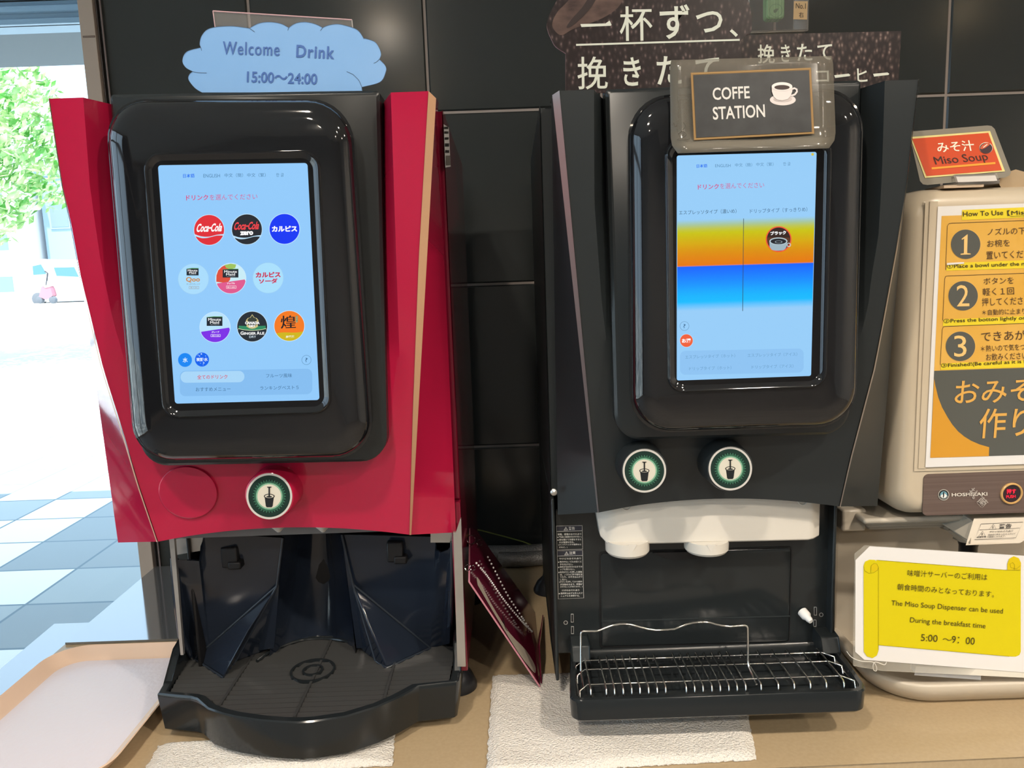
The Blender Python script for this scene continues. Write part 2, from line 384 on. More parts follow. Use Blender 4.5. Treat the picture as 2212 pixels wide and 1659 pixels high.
# tree
t = thing('leafy_tree', 'bright green leafy tree seen through the window', 'tree', (-10.0, 13.2, -1.2))
b = MB(); b.tube([(-10.0, 13.2, -1.25), (-9.95, 13.25, .4), (-9.8, 13.2, 1.6), (-9.5, 13.1, 3.0)], [.22, .18, .14, .06], mat('bark', (.12, .08, .05), .9)); b.tube([(-9.95, 13.25, .6), (-9.2, 13.0, 1.6), (-8.6, 12.9, 2.4)], [.1, .07, .03], MATS['bark']); b.build('trunk', t)
lf = noise_color(mat('sunlit leaves', '#6fae3a', .55), '#4f9a3a', '#e2eeb8', 2.6, 4, .38, .66); bsdf(lf).inputs['Transmission Weight'].default_value = 0  # pale end of the noise paints sun glare into the leaf colour
b = MB()
for k in range(5200):
    while True:
        q = V((random.uniform(-1, 1), random.uniform(-1, 1), random.uniform(-1, 1)))
        if .25 < q.length < 1: break
    c = V((-9.15, 13.0, 2.45)) + V((q.x * 2.15, q.y * 1.9, q.z * 1.75))
    c.z += .25 * math.sin(c.x * 4.1) * math.cos(c.y * 3)
    s = random.uniform(.06, .13); d = V((random.gauss(0, 1), random.gauss(0, 1), random.gauss(0, 1))).normalized(); e2 = d.orthogonal().normalized(); e3 = d.cross(e2)
    b.add([c - e2 * s, c + e3 * s * .45, c + e2 * s, c - e3 * s * .45], [(0, 1, 2, 3)], lf)
b.build('foliage', t, smooth=0)

# parked car
YC = 35.0
def cp(px, py, Y=YC): return P(px, py, Y)
t = thing('car', 'small white boxy car parked across the bright forecourt', 'car', (cp(130, 650).x, YC + .8, -.80))
wcar = mat('white car paint', (.80, .80, .80), .25); gl = mat('car glass', (.10, .22, .26), .08)
prof = [(58, 640), (58, 612), (64, 585), (70, 568), (90, 562), (130, 563), (158, 570), (175, 598), (205, 604), (222, 612), (224, 645), (58, 650)]
b = MB(); b.prism([cp(*q) for q in prof], (0, 1.55, 0), wcar); b.build('body', t, bevel=.05)
for n, q in (('side_window', [(70, 575), (88, 571), (100, 592), (72, 594)]), ('windshield', [(116, 578), (160, 577), (170, 598), (122, 596)])):
    b = MB(); b.prism([cp(x, y, YC - .02) for x, y in q], (0, .04, 0), gl); b.build(n, t)
for x in (82, 196):
    b = MB(); c = cp(x, 646, YC - .03); b.lathe(c, (0, 1, 0), [(.05, 0), (.2, 0), (.29, .02), (.29, .2)], mat('tyre', (.14, .15, .17), .8), 20); b.build('wheel', t)
# scooter in front of the car
YS = 31.0
t = thing('motor_scooter', 'red and white motor scooter standing in front of the white car', 'scooter', (cp(98, 655, YS).x, YS, cp(98, 656, YS).z))
rdm = mat('scooter red', (.50, .20, .24), .4)
b = MB(); b.prism([cp(x, y, YS) for x, y in [(86, 640), (90, 622), (100, 614), (108, 624), (112, 638), (100, 646)]], (0, .3, 0), rdm); b.build('body_panel', t, bevel=.03)
b = MB(); b.prism([cp(x, y, YS - .02) for x, y in [(88, 612), (94, 607), (104, 610), (107, 618), (98, 620)]], (0, .34, 0), wcar); b.build('seat', t, bevel=.03)
b = MB(); b.tube([cp(100, 616, YS), cp(103, 590, YS), cp(97, 586, YS)], .03, mat('dark metal', (.05, .05, .06), .4)); b.build('handlebar', t)
for x in (84, 112):
    b = MB(); b.lathe(cp(x, 648, YS), (0, 1, 0), [(.04, -.02), (.13, 0), (.15, .05), (.15, .15), (.04, .17)], MATS['tyre'], 16); b.build('wheel', t)

# ceiling lamps of the room
for i, (lx, ly, pw) in enumerate(LAMPS):
    t = thing('ceiling_light', 'round warm downlight set in the ceiling', 'ceiling light', (lx, ly, CEIL - .02), 'ceiling downlights')
    b = MB(); b.lathe((lx, ly, CEIL), (0, 0, -1), [(.075, 0), (.075, .012), (.055, .014), (.052, .004)], mat('lamp trim', (.7, .68, .64), .4), 28, False, False); b.build('trim_ring', t)
    b = MB(); b.lathe((lx, ly, CEIL - .004), (0, 0, -1), [(.001, 0), (.052, 0), (.052, .001)], mat('lamp glow', (.9, .8, .6), .5, em=(1, .74, .42), es=60), 28, False, True); b.build('diffuser', t)
    ld = bpy.data.lights.new('downlight', 'AREA'); ld.shape = 'DISK'; ld.size = .10; ld.energy = pw * .9; ld.color = (1, .89, .76); ld.spread = math.radians(150)
    lo = bpy.data.objects.new('downlight', ld); COL.objects.link(lo); lo.parent = t; lo.location = (0, 0, -.012)
# ------------------------------------------------------------------ counter
mb = MB(); xl = -.685
yf0, yf1 = Q(1640, 1657.5, ZC), Q(2212, 1632, ZC); sl = (yf1.y - yf0.y) / (yf1.x - yf0.x)
fy = lambda x: yf0.y + sl * (x - yf0.x)
t = thing('counter', 'tan laminate counter that carries the drink machines', 'counter', (.9, 1.0, -1.40))
mb = MB(); mb.prism([(xl, fy(xl), ZC), (2.4, fy(2.4), ZC), (2.4, YW - .004, ZC), (xl, YW - .004, ZC)], (0, 0, -.03), M_counter); mb.build('worktop', t, bevel=.002)
mb = MB(); mb.prism([(xl + .02, fy(xl) + .006, ZC - .032), (2.38, fy(2.4) + .006, ZC - .032), (2.38, YW - .02, ZC - .032), (xl + .02, YW - .02, ZC - .032)], (0, 0, -.82), mat('pale counter front', (.62, .55, .45), .4)); mb.build('front_panel', t)
a = Q(129, 1340, -.64); c = Q(0, 1455, -.64)
mb = MB(); mb.prism([(a.x, YW - .004, -.64), (xl - .003, YW - .004, -.64), (xl - .003, .5, -.64), (c.x + .02, .5, -.64)], (0, 0, -.03), M_ledge)
tag(mb.build('window_ledge', bevel=.002), 'dark glossy ledge below the window, left of the serving tray', 'ledge')
mb = MB(); mb.box((xl + .0, 1.09, ZC + .0006), (-.455, YW - .003, ZC + .004), M_ledge); tag(mb.build('ledge_strip'), 'dark ledge strip added on the counter behind the serving tray', 'mat')  # added strip stands for the dark ledge behind the tray
# ------------------------------------------------------------------ the two touch-screen machines
def Yp(t): return .778 + .062 * max(0, min(1, t)) ** 1.6
def machine_panel(root, s, mp, mt, name):
    N, NC = 26, 16; rows = []; tr_r = []; tr_l = []
    def at(key, t):
        pts = s[key]; y = lerp(pts[0][1], pts[-1][1], t); return curve_x(pts, y), y
    for i in range(N):
        t = i / (N - 1); Y = Yp(t); d = .05 * max(0, 1 - t / .75)
        EL = P(*at('E_L', t), Y); ER = P(*at('E_R', t), Y)
        GL = P(*at('G_L', t), Y + .010); GR = P(*at('G_R', t), Y + .010)
        RL = P(*at('R_L', t), Y); RR = P(*at('R_R', t), Y)
        SL = P(*at('S_L', t), .88); SR = P(*at('S_R', t), .88)
        RL.z = EL.z; RR.z = ER.z
        BL = RL + V((.016, d, 0)); BR = RR + V((-.016, d, 0))
        a = max(0, (t - .8) / .2); row = [SL, GL, EL, RL]
        for k in range(NC + 1):
            u = k / NC; p = lerp(BL, BR, u); row.append(p)
        row += [RR, ER, GR, SR]
        for p in row[2:-2]:
            u = (p.x - EL.x) / (ER.x - EL.x); p.z += a * s['arch'] * 4 * u * (1 - u)
        rows.append(row)
        tr_l.append([GL + V((-.0006, -.0012, 0)), EL + V((-.0004, -.0012, 0))]); tr_r.append([ER + V((.0004, -.0012, 0)), GR + V((.0006, -.0012, 0))])
    b = MB(); b.loft(rows, mp, closed=False)
    back = [V((p.x, max(.897, p.y + .02), p.z)) for p in rows[-1]]
    b.add(rows[-1] + back, [(i, i + 1, len(back) + i + 1, len(back) + i) for i in range(len(back) - 1)], mp)
    top = rows[0]; tb = [V((lerp(top[0].x, top[-1].x, i / (len(top) - 1)), .90, p.z)) for i, p in enumerate(top)]
    b.add(top + tb, [(i, i + 1, len(tb) + i + 1, len(tb) + i) for i in range(len(tb) - 1)], mp)
    b.build('front_panel', root, smooth=30)
    for r_, n in ((tr_l, 'l'), (tr_r, 'r')):
        b = MB(); b.loft(r_, mt, closed=False); lab(b.build('edge_trim', root, smooth=30), name)
def Ypx(s, px, py):
    f = lambda i: lerp(s['E_L'][i][1], s['E_R'][i][1], (px - s['E_L'][i][0]) / (s['E_R'][i][0] - s['E_L'][i][0]))
    return Yp((py - f(0)) / (f(-1) - f(0)))

def screen_module(root, hq, bq, rq, gq, sq, hr=.028, br=.040):
    """housing, glossy bezel with its raised rim, and the lit screen"""
    h = pxq(*hq, .80); b = MB()
    b.loft([h.rr(0, hr, .09, 8, .004), h.rr(0, hr, .003, 8, .004), h.rr(.003, hr, 0, 8, .004)], M_bmat, cap1=True); b.build('screen_housing', root, smooth=40)
    q = pxq(*bq, .775); b = MB()
    b.loft([q.rr(.002, br, .026), q.rr(.0015, br, .010), q.rr(0, br, .008), q.rr(0, br, .004), q.rr(.002, br, .0035), q.rr(.0022, br, .001), q.rr(.006, br - .004, -.004), q.rr(.013, br - .01, -.0075), q.rr(.022, br - .015, -.0090)], M_bgloss, cap1=True)
    bz = b.build('bezel', root, smooth=50)
    r = pxq(*rq, .766); b = MB()
    b.loft([r.rr(0, .016, .003), r.rr(.0008, .016, -.0015), r.rr(.0025, .015, -.0035), r.rr(.0048, .014, -.0028), r.rr(.0068, .012, -.0010), r.rr(.0085, .011, -.0001)], M_bgloss)
    b.build('screen_rim', bz, smooth=50)
    g = pxq(*gq, .7655); b = MB(); b.loft([g.rr(0, .006, .002), g.rr(0, .006, 0)], mat('screen glass', (.006, .006, .007), .06), cap1=True); b.build('screen_glass', bz)
    s = pxq(*sq, .7651); return s

def cup_button(root, cx, cy, Yf, Yb, r, msh):
    c = P(cx, cy, Yf); k = (P(cx + r, cy, Yf) - c).length
    b = MB(); b.lathe(c, (0, -1, 0), [(k * 1.16, -(Yb - Yf)), (k * 1.10, -.004), (k * 1.05, -.0006), (k * 1.0, 0)], msh, 56, False, True); bt = b.build('dispense_button', root, smooth=40)
    pl = PY(Yf - .0003)
    b = MB(); b.disc(pl, cx, cy, r, mat('button ring', (.72, .70, .66), .25, metal=.3), .0004, r0=r * .91, seg=56); b.build('ring', bt)
    b = MB(); gd = mat('button dark green', (.010, .030, .024), .25); b.disc(pl, cx, cy, r * .915, gd, .0003, seg=56)
    for j in range(72):
        a = 2 * math.pi * j / 72; ca, sa = math.cos(a), math.sin(a); wd = .018
        r0, r1 = r * .47, r * (.66 if j % 2 else .72)
        b.pxpoly(pl, [(cx + r0 * math.cos(a - wd), cy + r0 * math.sin(a - wd)), (cx + r1 * math.cos(a - wd * .7), cy + r1 * math.sin(a - wd * .7)), (cx + r1 * math.cos(a + wd * .7), cy + r1 * math.sin(a + wd * .7)), (cx + r0 * math.cos(a + wd), cy + r0 * math.sin(a + wd))], INK('#4f9c79'), .0006)
    b.disc(pl, cx, cy, r * .58, INK('#8fb79e'), .0005, r0=r * .5); b.disc(pl, cx, cy, r * .52, INK('#cfcabb'), .0007)
    k_ = INK('#15191c'); u = r / 47.0
    b.pxpoly(pl, [(cx - 9.5 * u, cy + 1 * u), (cx + 9.5 * u, cy + 1 * u), (cx + 7 * u, cy + 20 * u), (cx + 5 * u, cy + 22.5 * u), (cx - 5 * u, cy + 22.5 * u), (cx - 7 * u, cy + 20 * u)], k_, .0009)
    b.disc(pl, cx, cy, 11 * u, k_, .001, ry=5 * u); b.disc(pl, cx, cy, 9 * u, INK('#cfcabb'), .0011, ry=3.4 * u); b.disc(pl, cx, cy + 1 * u, 6 * u, k_, .0012, ry=1.7 * u)
    b.pxpoly(pl, [(cx - 1.4 * u, cy - 19 * u), (cx + 1.4 * u, cy - 19 * u), (cx + 1.6 * u, cy + .5 * u), (cx - 1.6 * u, cy + .5 * u)], k_, .0013)
    b.pxpoly(pl, [(cx - 5 * u, cy - 19.5 * u), (cx + 5 * u, cy - 19.5 * u), (cx + 3.6 * u, cy - 17.6 * u), (cx - 3.6 * u, cy - 17.6 * u)], k_, .0013)
    b.build('cup_symbol', bt, smooth=0)

# ---- red drink machine ------------------------------------------------------------
LM = thing('drink_dispenser', 'red soft drink dispenser with a tall touch screen and one round button, at left', 'drink dispenser', (-.26, .95, ZC))
LS = dict(E_L=[(107, 213), (135, 400), (154, 484), (173.6, 593), (199, 697), (224, 800), (267, 935), (300, 1046), (342, 1170)],
          E_R=[(925, 197), (904, 560), (891, 900), (884, 1155)],
          R_L=[(180, 213), (194, 400), (205, 480), (218, 569), (231, 629), (243, 689), (262, 754), (290, 860), (330, 1010), (375, 1168)],
          R_R=[(844, 197), (856, 560), (866, 860), (872, 1155)],
          G_L=[(112, 213), (138, 400), (156, 484), (174, 585), (196.5, 697), (221.5, 800), (264.5, 935), (297.5, 1046), (340, 1170)],
          G_R=[(941, 213), (887.5, 1155)], S_L=[(121, 213), (255, 1172)], S_R=[(945, 215), (985, 1150)], arch=.0125)
machine_panel(LM, LS, M_red, M_gold, 'champagne coloured edge trim')
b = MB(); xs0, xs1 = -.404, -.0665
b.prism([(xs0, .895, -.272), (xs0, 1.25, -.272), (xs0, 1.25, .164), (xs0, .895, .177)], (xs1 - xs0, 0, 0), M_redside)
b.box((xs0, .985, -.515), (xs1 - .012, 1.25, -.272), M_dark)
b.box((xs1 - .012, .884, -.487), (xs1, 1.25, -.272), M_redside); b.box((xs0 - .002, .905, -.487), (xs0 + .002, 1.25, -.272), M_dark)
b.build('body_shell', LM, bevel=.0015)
b = MB()
b.prism([P(979, 1150, .865), P(985, 1150, .865), P(994, 1121, .865), P(996, 1121, .865), P(1006, 1440, .865), P(988, 1440, .865)], (0, .005, 0), M_steel)
b.prism([P(930, 1152, .90), P(985, 1150, .90), P(985, 1172, .90), P(930, 1172, .90)], (0, .004, 0), M_steel)
b.build('steel_side_plate', LM)
b = MB(); b.prism([P(365, 1163, .884), P(376, 1163, .884), P(396, 1415, .884), P(390, 1415, .884)], (0, .005, 0), M_steel)
b.prism([P(372, 1166, .91), P(440, 1156, .91), P(432, 1190, .91), P(420, 1192, .91), P(374, 1200, .91)], (0, .004, 0), M_steel); b.build('steel_side_plate', LM)
for x, y in ((-.085, .935), (-.385, .95), (-.085, 1.2), (-.385, 1.2)):
    b = MB(); b.lathe((x, y, ZC + .0008), (0, 0, 1), [(.026, 0), (.026, .004), (.020, .018), (.011, .032), (.009, .055)], M_rubber, 28); b.build('foot', LM)
# side sticker
pl = Plane((xs1 + .0006, 0, 0), (1, 0, 0)); b = MB()
b.pxpoly(pl, [(958.4, 268.5), (969.3, 275.3), (973.6, 360), (962, 362)], M_paper)
b.pxpoly(pl, [(963, 336), (972.3, 336), (973.2, 356), (963.8, 357)], INK('#77736c'), .0004)
for y, x0, x1, h in ((276, 959.5, 968.8, 5), (286, 960, 969, 5), (299, 961, 969.5, 5), (313, 961.5, 970.5, 7), (327, 962, 970.8, 6)):
    for k in range(5):
        xa = lerp(x0, x1, k / 5); b.pxpoly(pl, [(xa, y - h / 2), (xa + 1.4, y - h / 2), (xa + 1.4, y + h / 2), (xa, y + h / 2)], INK('#33302e'), .0004)
lab(b.build('side_sticker', LM, smooth=0), 'white printed sticker on the side')

sq = screen_module(LM, ((235, 203), (819, 194), (836, 997), (305, 1008)), ((220, 212), (757, 212), (807, 990), (288, 1000)),
                   ((308, 330), (692, 323), (719, 893), (352, 905)), ((325, 344), (678, 337), (705, 880), (363, 890)), ((341, 357), (664, 352), (690, 864), (378, 872)))
b = MB(); b.loft([sq.rr(0, .003, .0003), sq.rr(0, .003, 0)], EM('#92cafa'), cap1=True); SCR = b.build('touch_screen', LM, smooth=0)
pl = PY(.7651)
SL1 = .0003
def icon(parent, name, label, f):
    b = MB(); f(b); return lab(b.build(name, parent, smooth=0), label)
b = MB()
b.text('日本語', (395.5, 384.3), (420.4, 383.5), 8.6, pl, EM('#2f78f0'), bold=.02)
for t_, x0, x1, y, h in (('ENGLISH', 439.4, 475.2, 383.6, 7.6), ('中文（簡）', 485, 525, 383, 8.6), ('中文（繁）', 534, 574, 382.6, 8.6), ('한 글', 596.7, 613, 382, 8)):
    b.text(t_, (x0, y), (x1, y - .4), h, pl, EM('#4f80a8'))
b.text('ドリンク', (402, 433), (450, 432), 11.5, pl, EM('#d44a80'), bold=.02); b.text('を選んでください', (453, 432.5), (556, 430.5), 12, pl, EM('#cf5c92'))
b.build('menu_text', SCR, smooth=0)
W_ = EM('#e6f6ff'); WH = EM('#ffffff'); RDs = EM('#e02c36'); BKs = EM('#23272e')
def base_disc(b, cx, cy, col, r=33.6, rim='#c8e8ff'):
    b.disc(pl, cx, cy, r, EM(rim), SL1); b.disc(pl, cx, cy, r * .965, EM(col), SL1 * 2)
def cokewave(b, cx, cy, r, col):
    up = arc_px([(-.95, .28), (-.5, .42), (0, .44), (.5, .32), (.95, .27)], 6); dn = arc_px([(-.88, .42), (-.5, .53), (-.2, .53), (.1, .47), (.5, .37), (.92, .37)], 6)
    b.poly([pl.hit(cx + r * x, cy + r * y, SL1 * 3) for x, y in up + dn[::-1]], EM(col))
def f(b):
    cx, cy = 451.7, 496.7; base_disc(b, cx, cy, '#e02c36'); cokewave(b, cx, cy, 33, '#bfe4fb')
    b.text('Coca‑Cola', (423, 501.5), (478, 500), 18, pl, WH, SL1 * 5, bold=.03, shear=.28)
icon(SCR, 'drink_icon', 'red round drink icon with white script lettering', f)
def f(b):
    cx, cy = 533.4, 495.4; base_disc(b, cx, cy, '#23272e'); cokewave(b, cx, cy + 3.5, 33, '#bfe4fb')
    b.text('Coca‑Cola', (504, 497), (558, 495.5), 17, pl, EM('#f0444a'), SL1 * 5, bold=.03, shear=.28); b.text('zero', (518.5, 508.4), (547, 507.6), 8.6, pl, WH, SL1 * 5, bold=.06)
icon(SCR, 'drink_icon', 'black round drink icon reading zero', f)
def f(b):
    base_disc(b, 614.5, 494.5, '#0a35f5'); b.text('カルピス', (587, 501), (642, 500.4), 13, pl, WH, SL1 * 5, bold=.05)
icon(SCR, 'drink_icon', 'blue round drink icon with white letters', f)
def mmbox(b, x0, y0, wd, h, sl=-.02):
    b.pxpoly(pl, [(x0, y0 + 1), (x0 + wd, y0), (x0 + wd, y0 + h), (x0, y0 + h)], EM('#1f2630'), SL1 * 4)
    b.pxpoly(pl, [(x0, y0 + 1), (x0 + wd * .45, y0 - .6), (x0 + wd, y0 - .4), (x0 + wd, y0 + .9), (x0 + wd * .45, y0 + .9), (x0, y0 + 1.8)], EM('#4f9450'), SL1 * 5)
    b.text('Minute', (x0 + wd * .10, y0 + h * .46), (x0 + wd * .9, y0 + h * .45), h * .30, pl, WH, SL1 * 6, bold=.04); b.text('Maid', (x0 + wd * .22, y0 + h * .77), (x0 + wd * .78, y0 + h * .76), h * .27, pl, WH, SL1 * 6, bold=.04)
    b.text('ミニッツメイド', (x0 + wd * .26, y0 + h * .92), (x0 + wd * .80, y0 + h * .91), h * .10, pl, EM('#cfdce6'), SL1 * 6)
def f(b):
    base_disc(b, 417.7, 602.6, '#a9dcfc', rim='#9ccff5'); mmbox(b, 403, 579.5, 26, 15.5)
    b.text('Qoo', (401.8, 610.5), (432, 610), 12, pl, EM('#c98a48'), SL1 * 5, bold=.03); b.text('すっきりオレンジ', (403, 615.6), (432, 615.2), 3.6, pl, EM('#6a6a72'), SL1 * 5)
    b.pxline(pl, rrpx(408.5, 618.5, 429.5, 624, .6), .5, EM('#9a7f66'), SL1 * 4, True); b.text('果汁20%', (411, 623), (427, 623), 3.2, pl, EM('#a08060'), SL1 * 5)
icon(SCR, 'drink_icon', 'pale round drink icon with orange letters', f)
def f(b):
    cx, cy = 498.5, 601.5; base_disc(b, cx, cy, '#c9ecf6'); b.seg(pl, cx, cy, 32.3, EM('#e0598f'), lambda x: .20 - .16 * x * (1 if abs(x) < 1 else 1) * .9, SL1 * 3.6)
    b.poly([pl.hit(cx + 32.3 * x, cy + 32.3 * y, SL1 * 3) for x, y in [(-.97, .22), (-.96, -.2), (-.84, -.54), (-.6, -.78), (-.3, -.94), (-.1, -.6), (0, -.2), (-.05, .1), (-.25, .32)]], EM('#dc4f3c'))
    b.poly([pl.hit(cx + 32.3 * x, cy + 32.3 * y, SL1 * 3.2) for x, y in [(-.42, -.9), (0, -.99), (.36, -.93), (.3, -.7), (0, -.62), (-.3, -.7)]], EM('#9fc25c'))
    mmbox(b, 481, 581, 34, 18.5)
    b.text('アップル', (490.5, 614.5), (507.5, 614), 4.2, pl, WH, SL1 * 5, bold=.03); b.pxline(pl, rrpx(489, 617.5, 510, 623, .6), .6, WH, SL1 * 5, True); b.text('果汁100%', (491, 622), (508, 622), 3.2, pl, WH, SL1 * 5)
icon(SCR, 'drink_icon', 'pink and red apple drink icon', f)
def f(b):
    base_disc(b, 579.2, 600.3, '#a9dffc', rim='#9ccff5'); b.text('カルピス', (552, 600), (606.5, 599), 12, pl, EM('#c92c50'), SL1 * 5, bold=.05); b.text('ソーダ', (559, 613), (600, 612), 11, pl, EM('#c92c50'), SL1 * 5, bold=.05)
icon(SCR, 'drink_icon', 'pale round drink icon with red letters', f)
def f(b):
    cx, cy = 464.5, 706.7; base_disc(b, cx, cy, '#b9e2fb'); b.seg(pl, cx, cy, 32.4, EM('#7c2ee6'), lambda x: .17 - .15 * x, SL1 * 3.4)
    mmbox(b, 446.5, 684, 34, 20); b.text('グレープ', (457, 719.5), (473.5, 719), 4, pl, WH, SL1 * 5, bold=.03)
    b.pxline(pl, rrpx(455.5, 722.5, 476, 727.5, .6), .6, WH, SL1 * 5, True); b.text('果汁10%', (458, 726.7), (474, 726.6), 3.2, pl, WH, SL1 * 5)
icon(SCR, 'drink_icon', 'white and purple grape drink icon', f)
def f(b):
    cx, cy = 544.8, 705.4; base_disc(b, cx, cy, '#222a33'); b.seg(pl, cx, cy, 32.4, EM('#e9efc0'), lambda x: .24 - .14 * x * x, SL1 * 3); b.seg(pl, cx, cy, 32.4, EM('#222a33'), lambda x: .27 - .14 * x * x, SL1 * 3.6)
    b.poly([pl.hit(cx + 32.3 * x, cy + 32.3 * y, SL1 * 2.6) for x, y in [(k / 10, -.02 - .04 * abs(k / 10)) for k in range(-9, 10)] + [(k / 10, .25 - .14 * (k / 10) ** 2) for k in range(9, -10, -1)]], EM('#2f8a62'))
    sh = [(-.45, -.42), (-.30, -.60), (-.16, -.62), (0, -.86), (.16, -.62), (.30, -.60), (.45, -.42), (.36, -.30), (.40, 0), (.2, .12), (0, .16), (-.2, .12), (-.40, 0), (-.36, -.30)]
    b.poly([pl.hit(cx + 31 * x, cy + 31 * y, SL1 * 4) for x, y in sh], EM('#cdbf85')); b.poly([pl.hit(cx + 24 * x, cy - 4 + 24 * y, SL1 * 4.6) for x, y in sh], EM('#3a4038'))
    b.text('CANADA', (cx - 15.5, cy - 4.8), (cx + 16, cy - 5), 6, pl, WH, SL1 * 6, bold=.05); b.text('DRY', (cx - 7, cy + 1.5), (cx + 7, cy + 1.3), 5, pl, WH, SL1 * 6, bold=.05)
    b.text('G', (519.5, 723.4), (526.5, 723.3), 7.4, pl, WH, SL1 * 6, bold=.03); b.text('INGER', (527.5, 723.2), (553, 723), 5.6, pl, WH, SL1 * 6, bold=.03); b.text('A', (554.5, 723), (561, 722.8), 7.4, pl, WH, SL1 * 6, bold=.03); b.text('LE', (562, 722.8), (571, 722.6), 5.6, pl, WH, SL1 * 6, bold=.03)
    b.text('DRY', (538.5, 730), (553, 729.6), 4.6, pl, W_, SL1 * 6)
icon(SCR, 'drink_icon', 'dark round drink icon with a crowned shield', f)
def f(b):
    cx, cy = 624.9, 704; base_disc(b, cx, cy, '#f57a1e'); b.seg(pl, cx, cy, 32.4, EM('#cfb618'), lambda x: .44 - .10 * x + .05 * math.sin(x * 3), SL1 * 3.4)
    b.text('煌', (607, 710), (639, 709), 28, pl, EM('#1c1c22'), SL1 * 5, bold=.03); b.pxpoly(pl, rrpx(638.5, 682, 643.5, 696.5, 1), EM('#8d8a5c'), SL1 * 4)
    for i, c_ in enumerate('ファン'): b.text(c_, (639.6, 687 + 4.6 * i), (642.6, 687 + 4.6 * i), 3, pl, EM('#e8e6c8'), SL1 * 6)
    b.text('烏龍茶', (617, 730), (636, 729.4), 5, pl, EM('#f4f3d8'), SL1 * 5, bold=.03)
icon(SCR, 'drink_icon', 'orange round drink icon with a black brush character', f)
def f(b): b.disc(pl, 399.7, 777.6, 15, EM('#1287f4'), SL1); b.text('水', (394.6, 783), (405.6, 782.8), 10.5, pl, W_, SL1 * 4, bold=.02)
icon(SCR, 'drink_icon', 'small light blue round icon', f)
def f(b):
    b.disc(pl, 436.3, 776.7, 15.2, EM('#0b62ee'), SL1); b.text('炭酸水', (424, 780.8), (449, 780.4), 8, pl, W_, SL1 * 4, bold=.02)
    for x, y, r in ((435, 764.6, 1.5), (440, 784, 1.6), (431, 769, 1.2), (444, 769, .8), (428, 767, .8), (433, 784.5, .7), (439, 788, .7)): b.disc(pl, x, y, r, EM('#bfe0ff'), SL1 * 3, seg=12)
icon(SCR, 'drink_icon', 'small deep blue round icon with dots', f)
def f(b): b.disc(pl, 662, 777.6, 10.4, EM('#4f80a8'), SL1, r0=9.7); b.text('?', (659.5, 782), (664.6, 781.8), 9, pl, EM('#33628c'), SL1)
icon(SCR, 'help_icon', 'round question mark icon', f)
b = MB(); b.pxpoly(pl, rrpx(388.5, 801, 674.5, 856, 12, sl=.016), EM('#85bdf0'), SL1); b.pxpoly(pl, rrpx(390, 802.5, 528, 827, 12, sl=.010), EM('#a8d6f8'), SL1 * 2)
b.text('全てのドリンク', (426, 819), (491.5, 818), 9, pl, EM('#d84458'), SL1 * 4, bold=.01)
for t_, x0, x1, y0, y1 in (('フルーツ風味', 574.8, 630.7, 816, 815.3), ('おすすめメニュー', 423, 498, 845.6, 844.4), ('ランキングベスト５', 562, 645, 842.6, 841)): b.text(t_, (x0, y0), (x1, y1), 8.6, pl, EM('#3f6c94'), SL1 * 4)
b.build('category_bar', SCR, smooth=0)

cup_button(LM, 581.6, 1072, .800, .838, 49.7, M_red)
# blank round cover
b = MB(); cx, cy = 406, 1064; n = 48
ring = lambda q, l: [P(cx + 63 * q * math.cos(2 * math.pi * k / n), cy + 55.5 * q * math.sin(2 * math.pi * k / n) + 4 * q * math.cos(2 * math.pi * k / n), Ypx(LS, cx + 63 * q * math.cos(2 * math.pi * k / n), cy + 55.5 * q * math.sin(2 * math.pi * k / n)) - l) for k in range(n)]
b.loft([ring(1.03, -.002), ring(1.01, .0012), ring(.985, .0022), ring(.95, .0022), ring(.6, .0022), ring(.25, .0022)], M_red, cap1=True); b.build('blank_cover', LM, smooth=40)
# nozzle tips
for x in (601, 697):
    b = MB(); c = P(x, 1133, .872); b.lathe(c, (0, 0, -1), [(.009, -.012), (.0085, .002), (.002, .009)], M_nozzle, 20); b.build('nozzle', LM)
b = MB(); b.box((-.40, .885, -.305), (-.10, .98, -.285), mat('grey inner plate', (.16, .16, .16), .4)); b.build('nozzle_plate', LM)

# splash guard
ZT = ZC + .06; zg = ZT - .004
b = MB(); o = .0
pts = lambda l: [P(x, y, Y) for x, y, Y in l]
def strip(tops, bots, m, d=.004):
    n = 8; r = []
    for tp_, bt2 in zip(tops, bots): r.append([lerp(tp_, bt2, k / n) for k in range(n + 1)])
    b.loft(r, m, closed=False); b.loft([[p + V((0, d, 0)) for p in q_] for q_ in r], m, closed=False)
    rim = r[0] + [q_[-1] for q_ in r[1:]] + r[-1][-2::-1] + [q_[0] for q_ in r[-2:0:-1]]
    b.loft([rim, [p + V((0, d, 0)) for p in rim]], m)
strip(pts([(376, 1202, .892), (384, 1210, .894), (430, 1212, .899), (433, 1180, .900), (444, 1152, .901), (530, 1157, .913), (611, 1162, .925)]),
      [P(393, 1375, .893), Q(418, 1423, zg), Q(452, 1420, zg), Q(455, 1419, zg), Q(462, 1419, zg), Q(530, 1410, zg), P(592, 1400, .925)], M_smoke)
strip(pts([(738, 1155, .925), (830, 1157, .916), (941, 1160, .905), (943, 1188, .9045), (952, 1194, .903), (968, 1188, .900), (980, 1168, .898)]),
      [P(770, 1400, .925), Q(850, 1402, zg), Q(928, 1400, zg), Q(931, 1399, zg), Q(940, 1397, zg), Q(955, 1394, zg), P(971, 1390, .898)], M_smoke)
# outer lips
b.tube([P(374, 1204, .890), P(381, 1285, .890), P(392, 1372, .893), Q(417, 1424, zg)], [.004, .0045, .0045, .003], M_smoke, 10)
b.tube([P(978, 1170, .895), P(973, 1330, .895), Q(969, 1392, zg)], .0035, M_smoke, 10)
